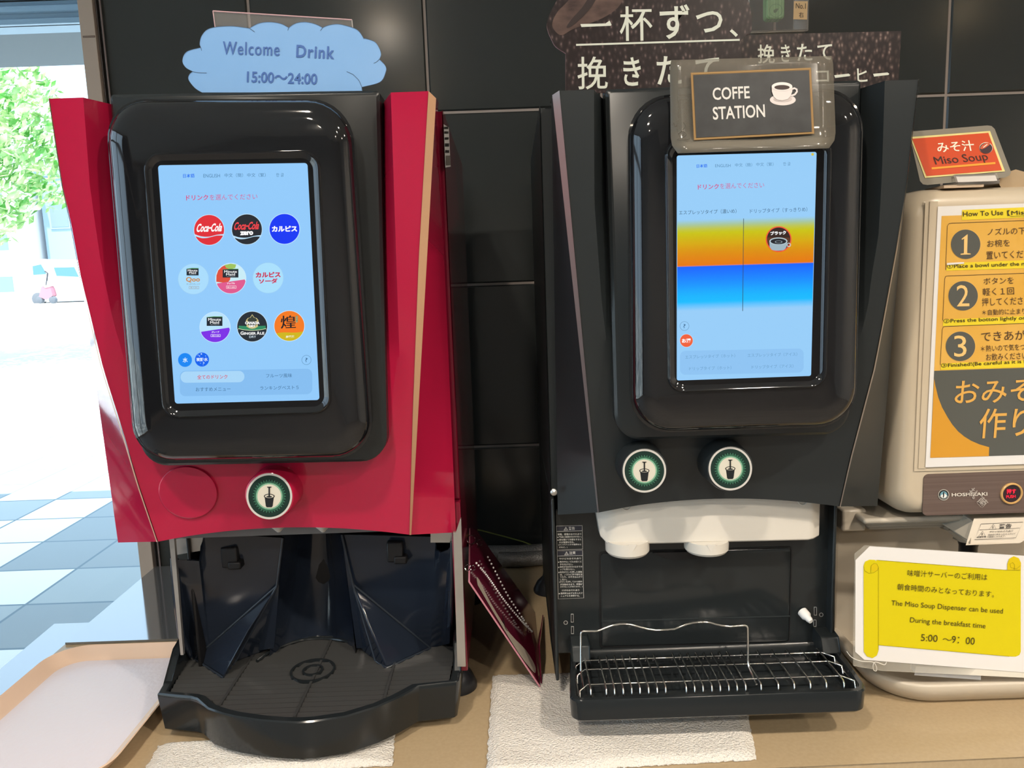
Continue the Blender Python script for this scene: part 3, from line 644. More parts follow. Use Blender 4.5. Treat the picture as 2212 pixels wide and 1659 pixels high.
# round niche behind the cup place
aL, aR = P(611, 1162, .925), P(738, 1155, .925); bL, bR = Q(590, 1404, zg), Q(772, 1402, zg); cols = []
for k in range(15):
    u = k / 14; dp = .055 * math.sin(math.pi * u) ** .6
    top = lerp(aL, aR, u); bot = lerp(bL, bR, u); cols.append([top + V((0, dp, .01)), lerp(top, bot, .5) + V((0, dp, 0)), V((bot.x, .925 + dp * .8, zg))])
b.loft(cols, M_smoke, closed=False)
gd = b.build('splash_guard', LM, smooth=40)
def wing(A, G, T, T2, N, name):
    b = MB(); c = (A + G + T + T2 + N) / 5
    mid = lerp(A, T, .5) + V((0, -.006, .004)); g2 = lerp(A, G, .5)
    b.add([A, g2, G, T, mid, T2, N, lerp(A, N, .5)], [(0, 1, 4), (1, 2, 3, 4), (0, 4, 5), (4, 3, 5), (0, 5, 6, 7), (2, 6, 5, 3)], M_smoke)
    o = b.build(name, gd, smooth=50); m = o.modifiers.new('bevel', 'BEVEL'); m.width = .0025; m.segments = 3; m.limit_method = 'ANGLE'; m.angle_limit = math.radians(25)
wing(P(598, 1266, .922), Q(419, 1423, zg), Q(482, 1464, zg), Q(507, 1431, zg), Q(592, 1400, zg), 'guard_wing')
wing(P(762, 1262, .922), Q(930, 1400, zg), Q(835, 1443, zg), Q(811, 1428, zg), Q(772, 1400, zg), 'guard_wing')
gl2 = mat('smoked edge glint', (.02, .026, .036), .06); b = MB()
for ii, pth in enumerate(([P(611, 1162, .923), P(598, 1266, .920)], [P(598, 1266, .920), Q(507, 1431, zg), Q(482, 1464, zg + .001), Q(419, 1423, zg)], [P(598, 1266, .920), lerp(P(598, 1266, .92), Q(419, 1423, zg), .5), Q(419, 1423, zg)], [P(738, 1155, .923), P(762, 1262, .920)], [P(762, 1262, .920), Q(811, 1428, zg), Q(835, 1443, zg + .001), Q(930, 1400, zg)], [P(762, 1262, .920), Q(930, 1400, zg)])):
    b.tube(pth, .0016, gl2, 8)  # thin tubes added along the edges to give bright highlight lines
    if ii in (2, 5): b.build('guard_edge_glint', gd, smooth=60); b = MB()
for x, y in ((500, 1200), (855, 1188)):
    b = MB(); c = P(x, y, .915); b.box((c.x - .010, .906, c.z - .013), (c.x + .010, .925, c.z + .013), M_dark); c2 = P(x + 12, y + 16, .915); b.box((c2.x - .008, .904, c2.z - .005), (c2.x + .008, .925, c2.z + .005), M_dark); b.build('clip', LM, bevel=.002)

# drip tray with the bulging front
top = [(340, 1497), (411, 1504), (424, 1508), (448, 1529.5), (478, 1540), (506, 1547), (560, 1555), (609, 1559), (645, 1560), (678, 1557.5), (747, 1547), (815, 1526), (860, 1506), (884, 1493), (905, 1481), (985, 1472), (991, 1468)]
front = [Q(x, y, ZT) for x, y in top]
outl = front + [V((-.072, .97, ZT)), V((-.445, .97, ZT))]
zb = ZC + .011; cen = V((-.255, .9, ZT))
def shrink(p, k, z, dy=0):
    q = p - cen; L2 = math.hypot(q.x, q.y); f = (L2 - k) / L2; return V((cen.x + q.x * f, cen.y + q.y * f, z))
b = MB()
R_ = lambda k, z: [shrink(p, k, z) for p in outl]
b.loft([R_(.010, zb), R_(.004, zb + .003), R_(0, ZT - .006), R_(0, ZT - .0015), R_(.0015, ZT), R_(.009, ZT), R_(.0105, ZT - .0015), R_(.011, ZT - .030)], M_btray, cap0=True, cap1=True)
b.build('drip_tray', LM, smooth=40)
# raised ends at the back of the tray
b = MB(); c0 = P(985, 1362, .93); b.prism([(-.083, .97, ZT - .002), (-.083, .865, ZT - .002), (-.083, .885, ZT + .028), (-.083, .97, ZT + .034)], (.010, 0, 0), M_btray); b.build('tray_end', LM, bevel=.002)
b = MB(); b.prism([(-.438, .97, ZT - .002), (-.430, .862, ZT - .002), (-.433, .90, ZT + .022), (-.438, .97, ZT + .03)], (.010, 0, 0), M_btray); b.build('tray_end', LM, bevel=.002)
# grate: slats, ribs and the round cup mark
inner = [shrink(p, .0125, ZT) for p in outl]
def span(y, poly):
    xs = []
    for a, c in zip(poly, poly[1:] + poly[:1]):
        if (a.y - y) * (c.y - y) < 0: xs.append(a.x + (c.x - a.x) * (y - a.y) / (c.y - a.y))
    return (min(xs), max(xs)) if len(xs) > 1 else None
b = MB(); y = .787
while y < .965:
    s0 = span(y, inner); s1 = span(y + .0062, inner)
    if s0 and s1:
        b.add([(s0[0], y, zg - .001), (s0[1], y, zg - .001), (s1[1], y + .0062, zg + .001), (s1[0], y + .0062, zg + .001), (s0[0], y + .0006, zg - .0026), (s0[1], y + .0006, zg - .0026), (s1[1], y + .0056, zg - .0026), (s1[0], y + .0056, zg - .0026)], [(0, 1, 2, 3), (4, 5, 1, 0), (3, 2, 6, 7), (7, 6, 5, 4)], M_grate)
    y += .0100
for x0 in (-.345, -.252, -.158):
    ys = [k * .001 + .785 for k in range(180) if (lambda q: q and q[0] < x0 < q[1])(span(k * .001 + .785, inner))]
    b.box((x0 - .0015, ys[0], zg - .008), (x0 + .0015, .962, zg + .0018), M_grate)
c = Q(676, 1450, zg)
for r in (.026, .0115): b.lathe((c.x, c.y, zg - .004), (0, 0, 1), [(r - .0016, 0), (r - .0012, .0066), (r + .0012, .0066), (r + .0016, 0)], M_btray, 40, False, False)
b.lathe((c.x, c.y, zg - .002), (0, 0, 1), [(.010, 0), (.010, .001)], M_dark, 30)
b.build('drip_grate', LM, smooth=30)
# raised rim round the cup niche
b = MB(); b.tube([Q(x, y, zg + .002) for x, y in arc_px([(555, 1428), (580, 1410), (609, 1396), (645, 1384), (678, 1380), (712, 1380), (747, 1385), (775, 1396), (795, 1408)], 4)], .0022, M_btray, 8); b.build('niche_rim', LM)

# ---- black coffee machine ---------------------------------------------------------
CM = thing('coffee_dispenser', 'black coffee dispenser with a touch screen, two round buttons and a wire cup rack', 'coffee machine', (.22, .95, ZC))
CS = dict(E_L=[(1209, 196), (1294, 1107)], G_L=[(1194, 206), (1291.5, 1107)], S_L=[(1191, 214), (1205, 1112)],
          R_L=[(1283, 196), (1284, 440), (1300, 655), (1320, 814), (1336, 940), (1350, 1104)],
          R_R=[(1911.5, 173), (1905, 380), (1897.6, 510), (1882, 600), (1875, 665), (1856, 735), (1830, 860), (1790, 1094)],
          E_R=[(1983, 172), (1959.5, 380), (1956, 415), (1935.5, 535), (1907.7, 685), (1887, 793), (1854.5, 917), (1834, 995), (1812, 1094)],
          G_R=[(1981, 172), (1957.5, 380), (1954, 415), (1936.5, 535), (1909.5, 685), (1889.3, 793), (1857, 917), (1836.5, 995), (1814, 1094)],
          S_R=[(1978, 175), (1895, 1093)], arch=.0125)
machine_panel(CM, CS, M_bsat, M_silver, 'silver edge trim')
cx0, cx1 = .0415, .3835
b = MB(); b.prism([(cx0, .895, -.272), (cx0, 1.25, -.272), (cx0, 1.25, .165), (cx0, .895, .177)], (cx1 - cx0, 0, 0), M_bsat)
b.box((cx0, .99, -.505), (cx1, 1.25, -.272), M_bsat); b.box((cx0, .885, -.505), (cx0 + .004, .99, -.272), M_bsat); b.box((cx1 - .004, .885, -.505), (cx1, .99, -.272), M_bsat)
b.build('body_shell', CM, bevel=.0015)
for x, y in ((.07, 1.225), (.35, 1.225), (.105, 1.03), (.35, 1.03)):
    b = MB(); b.lathe((x - .02, y, ZC + .0008), (0, 0, 1), [(.026, 0), (.026, .004), (.020, .016), (.010, .026), (.008, .04)], M_rubber, 28); b.build('foot', CM)
b = MB(); b.lathe(P(1196, 1062, .872), (0, -1, 0), [(.004, 0), (.004, .003), (.001, .005)], M_steel, 12); b.build('screw', CM)
sq = screen_module(CM, ((1308, 192), (1862, 172), (1836, 938), (1330, 952)), ((1357, 206), (1870, 186), (1852, 922), (1364, 938)),
                   ((1434, 300), (1798, 291), (1786, 838), (1441, 850)), ((1447, 318), (1782, 309), (1770, 826), (1453, 836)), ((1462, 336), (1764, 328), (1752, 812), (1462, 822)))
b = MB(); b.loft([sq.rr(0, .002, .0003), sq.rr(0, .002, 0)], EM('#97cdf8'), cap1=True); SC2 = b.build('touch_screen', CM, smooth=0)
b = MB()
stops = [(476, '#97cdf8'), (486, '#a5c6a8'), (496, '#bfc44c'), (506, '#c9c206'), (525, '#d6ac00'), (548, '#dd8f00'), (574, '#e67800'), (575.5, '#f0806a'), (577.5, '#0a62ff'), (600, '#0a80ff'), (640, '#08b4ff'), (652, '#0abaff'), (660, '#58c0ff'), (672, '#97cdf8')]
def cat(y):
    for (a, c), (d, e_) in zip(stops, stops[1:]):
        if a <= y <= d:
            t = (y - a) / (d - a); h = lambda s, i: int(s[1 + 2 * i:3 + 2 * i], 16); return '#' + ''.join('%02x' % round(lerp(h(c, i), h(e_, i), t)) for i in range(3))
y = 476.0
while y < 671:
    h = 3.0 if not 572 < y < 579 else 1.5
    b.pxpoly(pl, [(1463, y), (1759.5 - (y - 476) * .024, y - 9), (1759.5 - (y - 476) * .024, y - 9 + h), (1463, y + h)], EM(cat(min(y + h / 2, 671.9))), SL1); y += h
b.pxline(pl, [(1606.3, 472), (1604.2, 672)], 1.2, EM('#33414c'), SL1 * 3)
b.build('colour_band', SC2, smooth=0)
b = MB()
b.text('日本語', (1504.8, 362.6), (1528, 361.6), 7.6, pl, EM('#2f78f0'), bold=.02)
for t_, x0, x1, y, h in (('ENGLISH', 1545, 1578.3, 361.4, 6.6), ('中文（簡）', 1587.8, 1625, 360.5, 8), ('中文（繁）', 1633.7, 1671, 359.2, 8), ('한 글', 1692, 1707.7, 358, 7.6)):
    b.text(t_, (x0, y), (x1, y - .6), h, pl, EM('#5b8cb4'))
b.text('ドリンク', (1507.5, 409.5), (1553, 408), 11, pl, EM('#cf4f86'), bold=.02); b.text('を選んでください', (1555.5, 408), (1650.8, 405.5), 11.6, pl, EM('#c8659a'))
b.build('menu_text', SC2, smooth=0); b = MB()
b.text('エスプレッソタイプ（濃いめ）', (1466.9, 464.2), (1591, 460.6), 9.6, pl, EM('#3a5a74')); b.text('ドリップタイプ（すっきりめ）', (1620.5, 461), (1744, 457), 9.8, pl, EM('#3f6488'))
b.build('menu_text', SC2, smooth=0)
b = MB(); b.disc(pl, 1755.3, 333.4, 3, EM('#d8c24a'), SL1 * 2); b.build('status_dot', SC2, smooth=0)
def f(b):
    cx, cy = 1682, 516.7; b.disc(pl, cx, cy, 28, EM('#ee5a3a'), SL1 * 4); b.disc(pl, cx, cy, 25.4, EM('#33221e'), SL1 * 6); b.seg(pl, cx, cy, 25.3, EM('#5a3524'), lambda x: -.15, SL1 * 7)
    b.text('ブラック', (1664.5, 508.6), (1698.5, 506.4), 8.6, pl, WH, SL1 * 11, bold=.05)
    b.pxpoly(pl, [(1662, 522)] + [(1662.5 + i * .6, 533 + i * .9) for i in range(8)] + [(1672 + i * 5, 541 + .6 * math.sin(i)) for i in range(5)] + [(1696 + i * .7, 538 - i * 1.2) for i in range(5)] + [(1701, 520)], EM('#9fb4bf'), SL1 * 8)
    b.disc(pl, 1681.5, 521, 19.5, EM('#b9ccd4'), SL1 * 9, ry=8); b.disc(pl, 1681.5, 521.4, 17, EM('#20222a'), SL1 * 10, ry=6.2); b.disc(pl, 1682, 522.5, 8, EM('#9fb0b8'), SL1 * 11, ry=2.8, r0=6.4)
    b.disc(pl, 1704, 529, 4.5, EM('#c8d6dc'), SL1 * 8, r0=3)
icon(SC2, 'drink_icon', 'round coffee cup icon with a red rim', f)
def f(b): b.disc(pl, 1478.6, 704.3, 10, EM('#5e88ac'), SL1, r0=9.3); b.text('?', (1476.2, 708.6), (1481.2, 708.4), 8.6, pl, EM('#33628c'), SL1)
icon(SC2, 'help_icon', 'round question mark icon', f)
def f(b): b.disc(pl, 1482.8, 735.8, 14.4, EM('#d8ecfb'), SL1); b.disc(pl, 1482.8, 735.8, 13.8, EM('#f0603a'), SL1 * 2); b.text('お湯', (1473, 741), (1493, 740.3), 9.4, pl, WH, SL1 * 4, bold=.04)
icon(SC2, 'drink_icon', 'small orange round hot water icon', f)
b = MB(); b.pxpoly(pl, rrpx(1469, 758, 1736, 810, 12, sl=.02), EM('#8ec3f2'), SL1)
for t_, x0, x1, y0, y1 in (('エスプレッソタイプ（ホット）', 1480.4, 1588, 775.4, 772), ('エスプレッソタイプ（アイス）', 1615, 1722, 771.6, 769), ('ドリップタイプ（ホット）', 1489, 1580, 800.4, 798), ('ドリップタイプ（アイス）', 1624, 1714, 797, 794.6)): b.text(t_, (x0, y0), (x1, y1), 8, pl, EM('#6a9cc4'), SL1 * 4)
b.build('category_bar', SC2, smooth=0)
cup_button(CM, 1392, 1017, .795, .838, 47, M_bsat); cup_button(CM, 1577.6, 1012.4, .795, .838, 47, M_bsat)

# cup alcove
YA = .900
b = MB(); q = pxq((1199, 1100), (1808, 1085), (1803, 1392), (1203, 1412), YA); b.loft([q.rr(0, .002, .06), q.rr(0, .002, .001), q.rr(.001, .002, 0)], M_alc, cap1=True); b.build('alcove_panel', CM)
b = MB(); q = pxq((1294, 1192), (1711, 1180), (1706, 1388), (1296, 1399), YA - .0005)
b.loft([q.rr(0, .004, .001), q.rr(0, .004, -.0004), q.rr(.0012, .004, -.0004), q.rr(.0014, .004, .0014), q.rr(.0022, .004, .0014)], M_dark)
b.loft([q.rr(.0022, .004, .0010), q.rr(.0022, .004, -.0008), q.rr(.0032, .004, -.0014)], M_alc, cap1=True)
b.tube([P(1300, 1342, YA - .0016), P(1706, 1331, YA - .0016)], .0012, M_bsat, 6); b.build('alcove_door', CM)
b = MB(); c = P(1462, 1186, YA); b.prism([P(x, y, YA - .002) for x, y in arc_px([(1410, 1192), (1440, 1205), (1475, 1207), (1510, 1201), (1528, 1190)], 6)], (0, -.003, 0), M_dark); b.build('door_pull', CM)
# slots, holes and the white peg
for x, y, h in ((1236, 1335, 18), (1236.5, 1361, 16), (1761, 1320, 18), (1760, 1346, 15)):
    b = MB(); q = pxq((x - 3, y - h / 2), (x + 3, y - h / 2), (x + 3, y + h / 2), (x - 3, y + h / 2), YA - .0004); b.loft([q.rr(0, .0004, .0004), q.rr(0, .0004, -.0008), q.rr(.0005, .0004, -.0008), q.rr(.0006, .0004, .0003)], mat('grey slot edge', (.30, .30, .29), .4)); b.poly(q.rr(.0005, .0004, 0), M_dark); b.build('slot', CM, smooth=0)
for x, y in ((1222, 1345), (1774, 1328)):
    b = MB(); pk = PY(YA - .0004); b.disc(pk, x, y, 4.6, MATS['grey slot edge'], .0004, r0=3.2); b.disc(pk, x, y - .6, 3.4, M_dark, .0003); b.build('hole', CM, smooth=0)
b = MB(); c = P(1733, 1321, YA); d = P(1752, 1343, .885) - c; b.lathe(c, d, [(.0062, 0), (.0062, .008), (.0042, .011), (.0040, d.length - .003), (.0028, d.length)], M_white, 20); b.build('peg', CM)
# nozzle cover with its two spouts
b = MB(); yn = .861
tp = [P(1281, 1070, .878), P(1311, 1070, .865), P(1335, 1070, yn), P(1750, 1060, yn), P(1760, 1060, .865), P(1773, 1060, .878)]
bt_ = [P(1297, 1160, .878), P(1311, 1175.5, .865), P(1335, 1177, yn), P(1747, 1167.5, yn), P(1758, 1165, .865), P(1770, 1158, .878)]
zt_ = .5 * (tp[2].z + tp[3].z)
for p in tp: p.z = zt_
bk = [V((p.x, .900, p.z)) for p in (tp[5], tp[0])]; bb = [V((p.x, .900, p.z)) for p in (bt_[5], bt_[0])]
b.loft([tp + bk, bt_ + bb], M_nozzle, cap0=True, cap1=True); nz = b.build('nozzle_cover', CM, bevel=.002)
for x, y in ((1353, 1089), (1734, 1078)):
    pk = PY(yn - .0006); b = MB(); b.tube([pk.hit(x + 11 * math.cos(a * .3), y + 13 * math.sin(a * .3)) for a in range(22)], .0006, M_nozzle, 6); b.build('thumb_notch', nz)
for x, yb in ((1355, 1203.5), (1525.5, 1199.5)):
    c = P(x, 1176, .874); zb_ = P(x, yb - 12, .874).z
    b = MB(); b.lathe((c.x, c.y, c.z + .008), (0, 0, -1), [(.0262, 0), (.0258, c.z + .008 - zb_ - .003), (.0235, c.z + .008 - zb_), (.014, c.z + .008 - zb_ + .0006)], M_nozzle, 44); sp = b.build('spout', CM)
    b = MB(); fr_ = PY(.874 - .0262); b.prism([fr_.hit(x + 1, 1177), fr_.hit(x + 21, 1176.5), fr_.hit(x + 11, 1193)], (0, .002, 0), M_nozzle); b.build('pour_tip', sp)
# warning label (8.295 px zoom, origin 1190,1120)
pk = PY(YA - .0002); b = MB(); z8 = lambda x, y: (1190 + x / 8.295, 1120 + y / 8.295); wi = INK('#c9c9c6', .5); g8 = INK('#2b2d38', .5)
b.pxpoly(pk, [z8(*q) for q in ((98, 135), (560, 125), (565, 220), (100, 232))], g8, .0002); b.pxpoly(pk, [z8(*q) for q in ((110, 580), (570, 570), (572, 662), (115, 675))], g8, .0002)
for pts_ in ([(98, 135), (560, 125), (570, 550), (108, 565)], [(110, 580), (568, 570), (588, 1425), (132, 1442)]): b.pxline(pk, [z8(*q) for q in pts_], .8, wi, .0004, True)
b.pxline(pk, [z8(100, 232), z8(563, 221)], .8, wi, .0004); b.pxline(pk, [z8(114, 675), z8(572, 663)], .8, wi, .0004)
for (x, y) in ((268, 182), (280, 625)):
    b.pxpoly(pk, [z8(x, y - 34), z8(x + 40, y + 28), z8(x - 40, y + 32)], wi, .0004); b.pxpoly(pk, [z8(x, y - 18), z8(x + 24, y + 20), z8(x - 24, y + 23)], g8, .0005); b.pxpoly(pk, [z8(x - 4, y - 6), z8(x + 4, y - 6), z8(x + 3, y + 14), z8(x - 3, y + 14)], wi, .0006)
b.text('警告', z8(318, 208), z8(430, 205), 7, pk, wi, bold=.02); b.text('注意', z8(328, 648), z8(442, 645), 7, pk, wi, bold=.02)
for s_, x0, x1, y in (('漏電、感電のおそれあり', 118, 545, 302), ('製品に直接水をかけない。', 148, 552, 348), ('扉を開けて作業をすると', 148, 545, 398), ('きは電源を切る。', 150, 420, 445), ('(メンテナンスや清掃のと', 135, 545, 490), ('きなど。)', 150, 295, 536),
                      ('やけどのおそれあり', 148, 540, 738), ('動作中はノズルの近くに', 160, 552, 795), ('手を出さない。', 162, 395, 840), ('飲料が注ぎ終わるまでカ', 160, 558, 886), ('ップを取らない。', 165, 430, 930), ('販売ボタンを押した直後', 162, 560, 980), ('は、ノズルに手や指を当', 165, 560, 1024), ('てたり、のぞき込んだり', 165, 560, 1067), ('しない。', 166, 290, 1112), ('(ボタンを押してから飲料', 150, 562, 1156), ('が出始めるまで、時間が', 168, 565, 1200), ('かかることがあります。)', 168, 565, 1243), ('けがのおそれあり', 200, 510, 1305), ('清掃時は必ずお手入れマ', 172, 568, 1360), ('ニュアルを参照する。', 175, 515, 1405)):
    b.text(s_, z8(x0, y), z8(x1, y - (x1 - x0) * .016), 4.1, pk, wi, .0005, bold=.012)
for x, y in ((126, 337), (128, 387), (138, 783), (140, 876), (144, 967), (152, 1347)): b.disc(pk, *z8(x, y), 1.4, wi, .0005, seg=14)
lab(b.build('warning_label', CM, smooth=0), 'black warning label with white print')

# drip tray, rack and cup guard
ZR = ZC + .065; zb = ZC + .038
q = Quad(V((.061, .902, ZR)), V((.390, .902, ZR)), V((.380, .783, ZR)), V((.051, .783, ZR)))
def rz(i, r, z, n=8):
    out = q.rr(i, r, 0, n)
    return [V((p.x, p.y, z)) for p in out]
b = MB(); b.loft([rz(.004, .012, zb), rz(.001, .014, zb + .003), rz(0, .014, ZR - .002), rz(.0012, .014, ZR), rz(.006, .010, ZR), rz(.0072, .009, ZR - .0012), rz(.009, .008, ZR - .016)], M_btray, cap0=True, cap1=True)
b.build('drip_tray', CM, smooth=40)
for xa_, xb_ in ((.061, .083), (.363, .385)):
    b = MB(); b.prism([(xa_, .900, ZR - .002), (xa_, .868, ZR - .002), (xa_, .876, ZR + .016), (xa_, .900, ZR + .018)], (xb_ - xa_, 0, 0), M_bsat); b.build('tray_end', CM, bevel=.0015)
zw = ZR + .0025; b = MB(); w_ = .00095
fx = [349, 442, 491, 543, 594, 643, 695, 746, 797, 920, 970, 1020, 1073, 1123, 1174, 1224, 1275, 1367, 1470, 1565, 1662, 1757, 1862]
for x in fx:
    px = 1150 + x / 2.765; py = lerp(1489, 1472, (px - 1276) / 547)
    fp = Q(px, py, zw); X = fp.x
    b.tube([(X, .878, zw - .010), (X, .878, zw - .002), (X, .875, zw), (X, fp.y + .003, zw), (X, fp.y, zw - .0022), (X, fp.y - .002, zw - .012)], w_, M_chrome, 7)
for yy in (.869, .848, .815):
    b.tube([(.064, yy - .016, zw - .010), (.064, yy - .012, zw - .0024), (.074, yy, zw - .002), (.362, yy, zw - .002), (.373, yy - .011, zw - .0024), (.373, yy - .015, zw - .010)], w_, M_chrome, 7)
b.tube([(.078, .874, zw - .0045), (.362, .874, zw - .0045)], w_, M_chrome, 7)
b.tube([(.0625, .860, zw - .006), (.0625, .80, zw - .008)], w_, M_chrome, 6); b.tube([(.3745, .860, zw - .006), (.3745, .80, zw - .008)], w_, M_chrome, 6)
b.build('wire_rack', CM, smooth=60)
g0 = Q(1150 + 290 / 2.765, 1240 + 575 / 2.765, zw); YG = g0.y
gp = [(290, 575), (290, 356), (294, 346), (303, 342), (385, 341), (405, 335), (440, 320), (480, 306), (520, 299), (550, 298), (580, 301), (615, 309), (650, 319), (690, 329), (740, 335), (790, 333), (850, 328), (885, 314), (920, 300), (960, 291), (1000, 287), (1030, 287), (1060, 290), (1095, 300), (1130, 308), (1180, 314), (1225, 309), (1270, 307), (1280, 311), (1285, 322), (1288, 515)]
path = [P(1150 + x / 2.765, 1240 + y / 2.765, YG) for x, y in gp]
b = MB(); b.tube([(path[0].x + .001, .815, zw - .009), (path[0].x, YG - .003, zw - .002)] + path + [(path[-1].x, YG - .003, zw - .002), (path[-1].x + .001, .815, zw - .009)], .0013, M_chrome, 10)
lab(b.build('cup_guard', CM, smooth=60), 'wavy bent wire cup guard')
# ------------------------------------------------------------------ miso soup machine at right
SM = thing('soup_dispenser', 'cream soup dispenser with a yellow instruction sheet and a red lit push button', 'soup dispenser', (.62, 1.0, ZC))
D0 = P(1963, 407, .88); D1 = P(1930, 1122, .88); dx = .345
q = Quad(D0, D0 + V((dx, 0, .0)), D1 + V((dx, 0, 0)), D1); b = MB()
b.loft([q.rr(.0, .030, .13), q.rr(0, .030, .030), q.rr(.001, .030, .020), q.rr(.005, .028, .008), q.rr(.012, .024, .0015), q.rr(.020, .018, 0)], M_cream, cap0=True, cap1=True)
b.build('door', SM, smooth=50)
# narrow raised frame on the left of the door and the lower lip line
b = MB(); F = lambda x, y, Y=.8785: P(x, y, Y)
for x0, x1, xb0, xb1, Y, c in ((2001, 2009, 1977, 1985, .8785, M_cream), (2011, 2024, 1986, 1998, .8775, M_cream)):
    b.prism([F(x0, 437, Y), F(x1, 437, Y), F(xb1, 1010, Y), F(xb0, 1010, Y)], (0, .004, 0), c)
b.prism([F(1977, 1011), F(2290, 1003), F(2290, 1008), F(1977, 1016)], (0, .004, 0), M_cream); b.build('door_frame', SM, bevel=.0012)
xr0, xr1 = .437, .79
b = MB(); b.box((.428, 1.0, ZC + .002), (xr1, 1.30, .06), M_cream2); b.build('body_shell', SM, bevel=.008)
b = MB()
for k, (zt, zb_, xo, yo) in enumerate(((1116, 1128, .0, .0), (1128, 1138, .008, .012), (1138, 1149, .014, .022), (1149, 1161, .022, .034))):
    z1, z0 = P(1960, zt, .91).z, P(1960, zb_, .91).z; b.box((.425 + xo, .905 + yo, z0), (xr1, 1.02, z1 + .0005), M_cream2)
b.box((.410, .93, P(1870, 1148, .93).z), (.44, 1.02, P(1870, 1100, .93).z), M_cream2)
b.build('stepped_underside', SM, bevel=.004)
b = MB(); fr_ = [P(2108, 1124, .884), P(2212, 1121, .884), P(2246, 1120, .884), P(2232, 1150, .876), P(2200, 1169, .868), P(2093, 1173, .868)]
b.prism(fr_, (0, .09, .004), M_cream2)
b.prism([P(2108, 1124, .885), P(2093, 1173, .869), P(2076, 1167, .90), P(2062, 1160, .93), P(2070, 1150, .925), P(2076, 1140, .915), P(2085, 1132, .905)], (.004, .05, 0), M_cream2)
nz = b.build('nozzle_housing', SM, bevel=.0025)
b = MB(); a = P(2103, 1166, .90); b.lathe((a.x, a.y + .01, a.z + .004), (0, 0, -1), [(.0135, 0), (.0115, .012), (.0105, .015), (.0105, .034)], M_rubber, 24); b.build('spout', SM)
nv = P3(P(2108, 1124, .884), P(2212, 1121, .884), P(2200, 1169, .868)); bk_ = INK('#2b2622')
b = MB(); b.pxline(nv, [(2119.4, 1131.8), (2210, 1127.5), (2194.3, 1161.7), (2105.3, 1165.5)], .9, bk_, .0006, True); b.pxline(nv, [(2115.5, 1144.5), (2203, 1140.5)], .7, bk_, .0006)
for x, y, r in ((2145, 1138.5, 8), (2122, 1153.5, 8)):
    b.pxline(nv, [(x + 1, y - 6), (x + 7, y + 4.5), (x - 8, y + 5)], 1.1, bk_, .0006, True); b.pxpoly(nv, [(x - .8, y - 2), (x + .9, y - 2), (x + .4, y + 3), (x - 1, y + 3)], bk_, .0006)
b.text('警告', (2157, 1142), (2184.5, 1140.5), 9.6, nv, bk_, bold=.02, shear=.25); b.text('やけどのおそれあり', (2137, 1150.6), (2188, 1148.4), 3.6, nv, bk_, bold=.01, shear=.3)
b.text('注出中に手を入れるとやけど', (2133.5, 1157), (2194, 1154), 3.6, nv, bk_, bold=.01, shear=.3); b.text('の原因になります。', (2132, 1161.4), (2172, 1159.6), 3.4, nv, bk_, bold=.01, shear=.3); b.text('高温注意', (2109.5, 1162.2), (2130, 1161.2), 3.2, nv, bk_, bold=.02, shear=.3)
lab(b.build('warning_label', nz, smooth=0), 'outlined black warning print')
# control strip
PC = .8785; pk = PY(PC - .0004)
M_strip = noise_color(mat('brown ribbed strip', '#63534c', .4), '#5a4a44', '#6b5b54', 40, 2, .3, .7, (.02, 1, 12))
b = MB(); pts_ = [(1996, 1025 + 0)]; q2 = pxq((1996, 1025), (2330, 1013), (2326, 1104), (1992.5, 1114), PC); b.loft([q2.rr(0, .006, .002), q2.rr(0, .006, 0)], M_strip, cap1=True); cs = b.build('control_strip', SM)
b = MB(); wt = INK('#d8d2c6')
b.text('HOSHIZAKI', (2056, 1072.6), (2133, 1070.6), 7.4, pk, wt, bold=.02); b.build('brand_lettering', cs, smooth=0)
b = MB(); gm = INK('#a39a92')
def rot_text(b, s_, cx, cy, size, ang):
    vs, fs = text_mesh(s_, .015); c_, s2 = math.cos(ang), math.sin(ang)
    b.add([pk.hit(cx + (u - .5) * size * c_ + (v - .5) * size * s2, cy + (u - .5) * size * s2 - (v - .5) * size * c_, .0009) for u, v in vs], fs, gm)
rot_text(b, '抗', 2102.6, 1065, 20, math.radians(45)); rot_text(b, '菌', 2122, 1084.5, 20, math.radians(45)); b.build('diagonal_lettering', cs, smooth=0)
b = MB(); cx, cy = 2038.6, 1069; b.disc(pk, cx, cy, 12, INK('#b9b6ad'), .0003); b.disc(pk, cx, cy, 10.6, INK('#1d2022'), .0005); b.disc(pk, cx, cy, 7.6, INK('#6f9fae'), .0007)
b.pxpoly(pk, [(2031.4, 1072), (2035, 1067.4), (2037.5, 1069.5), (2040.5, 1065.5), (2046, 1071.5), (2042, 1075.5), (2036, 1076)], INK('#e3e4e0'), .0009); b.pxpoly(pk, [(2037.3, 1063.5), (2038.8, 1062.6), (2040, 1064), (2039.6, 1070), (2038.6, 1075), (2036.8, 1074.6), (2037.2, 1069)], INK('#15181b'), .0011)
for k in range(9):
    a = math.radians(20 + k * 17.5); b.disc(pk, cx + 9.1 * math.cos(a), cy + 9.1 * math.sin(a), .8, INK('#b9b6ad'), .0008, seg=8)
b.build('penguin_badge', cs, smooth=0)
b = MB(); c = P(2183.8, 1065.6, PC); b.lathe(c, (0, -1, 0), [(.0130, -.001), (.0130, .0018), (.0122, .0026), (.0112, .0026), (.0106, .0018), (.0106, .0012)], mat('gold button ring', (.58, .34, .12), .3), 44, False, False)
b.lathe(c, (0, -1, 0), [(.0106, .0008), (.0106, .0012)], mat('button dark', (.03, .02, .025), .2), 44); pb = b.build('push_button', SM, smooth=40)
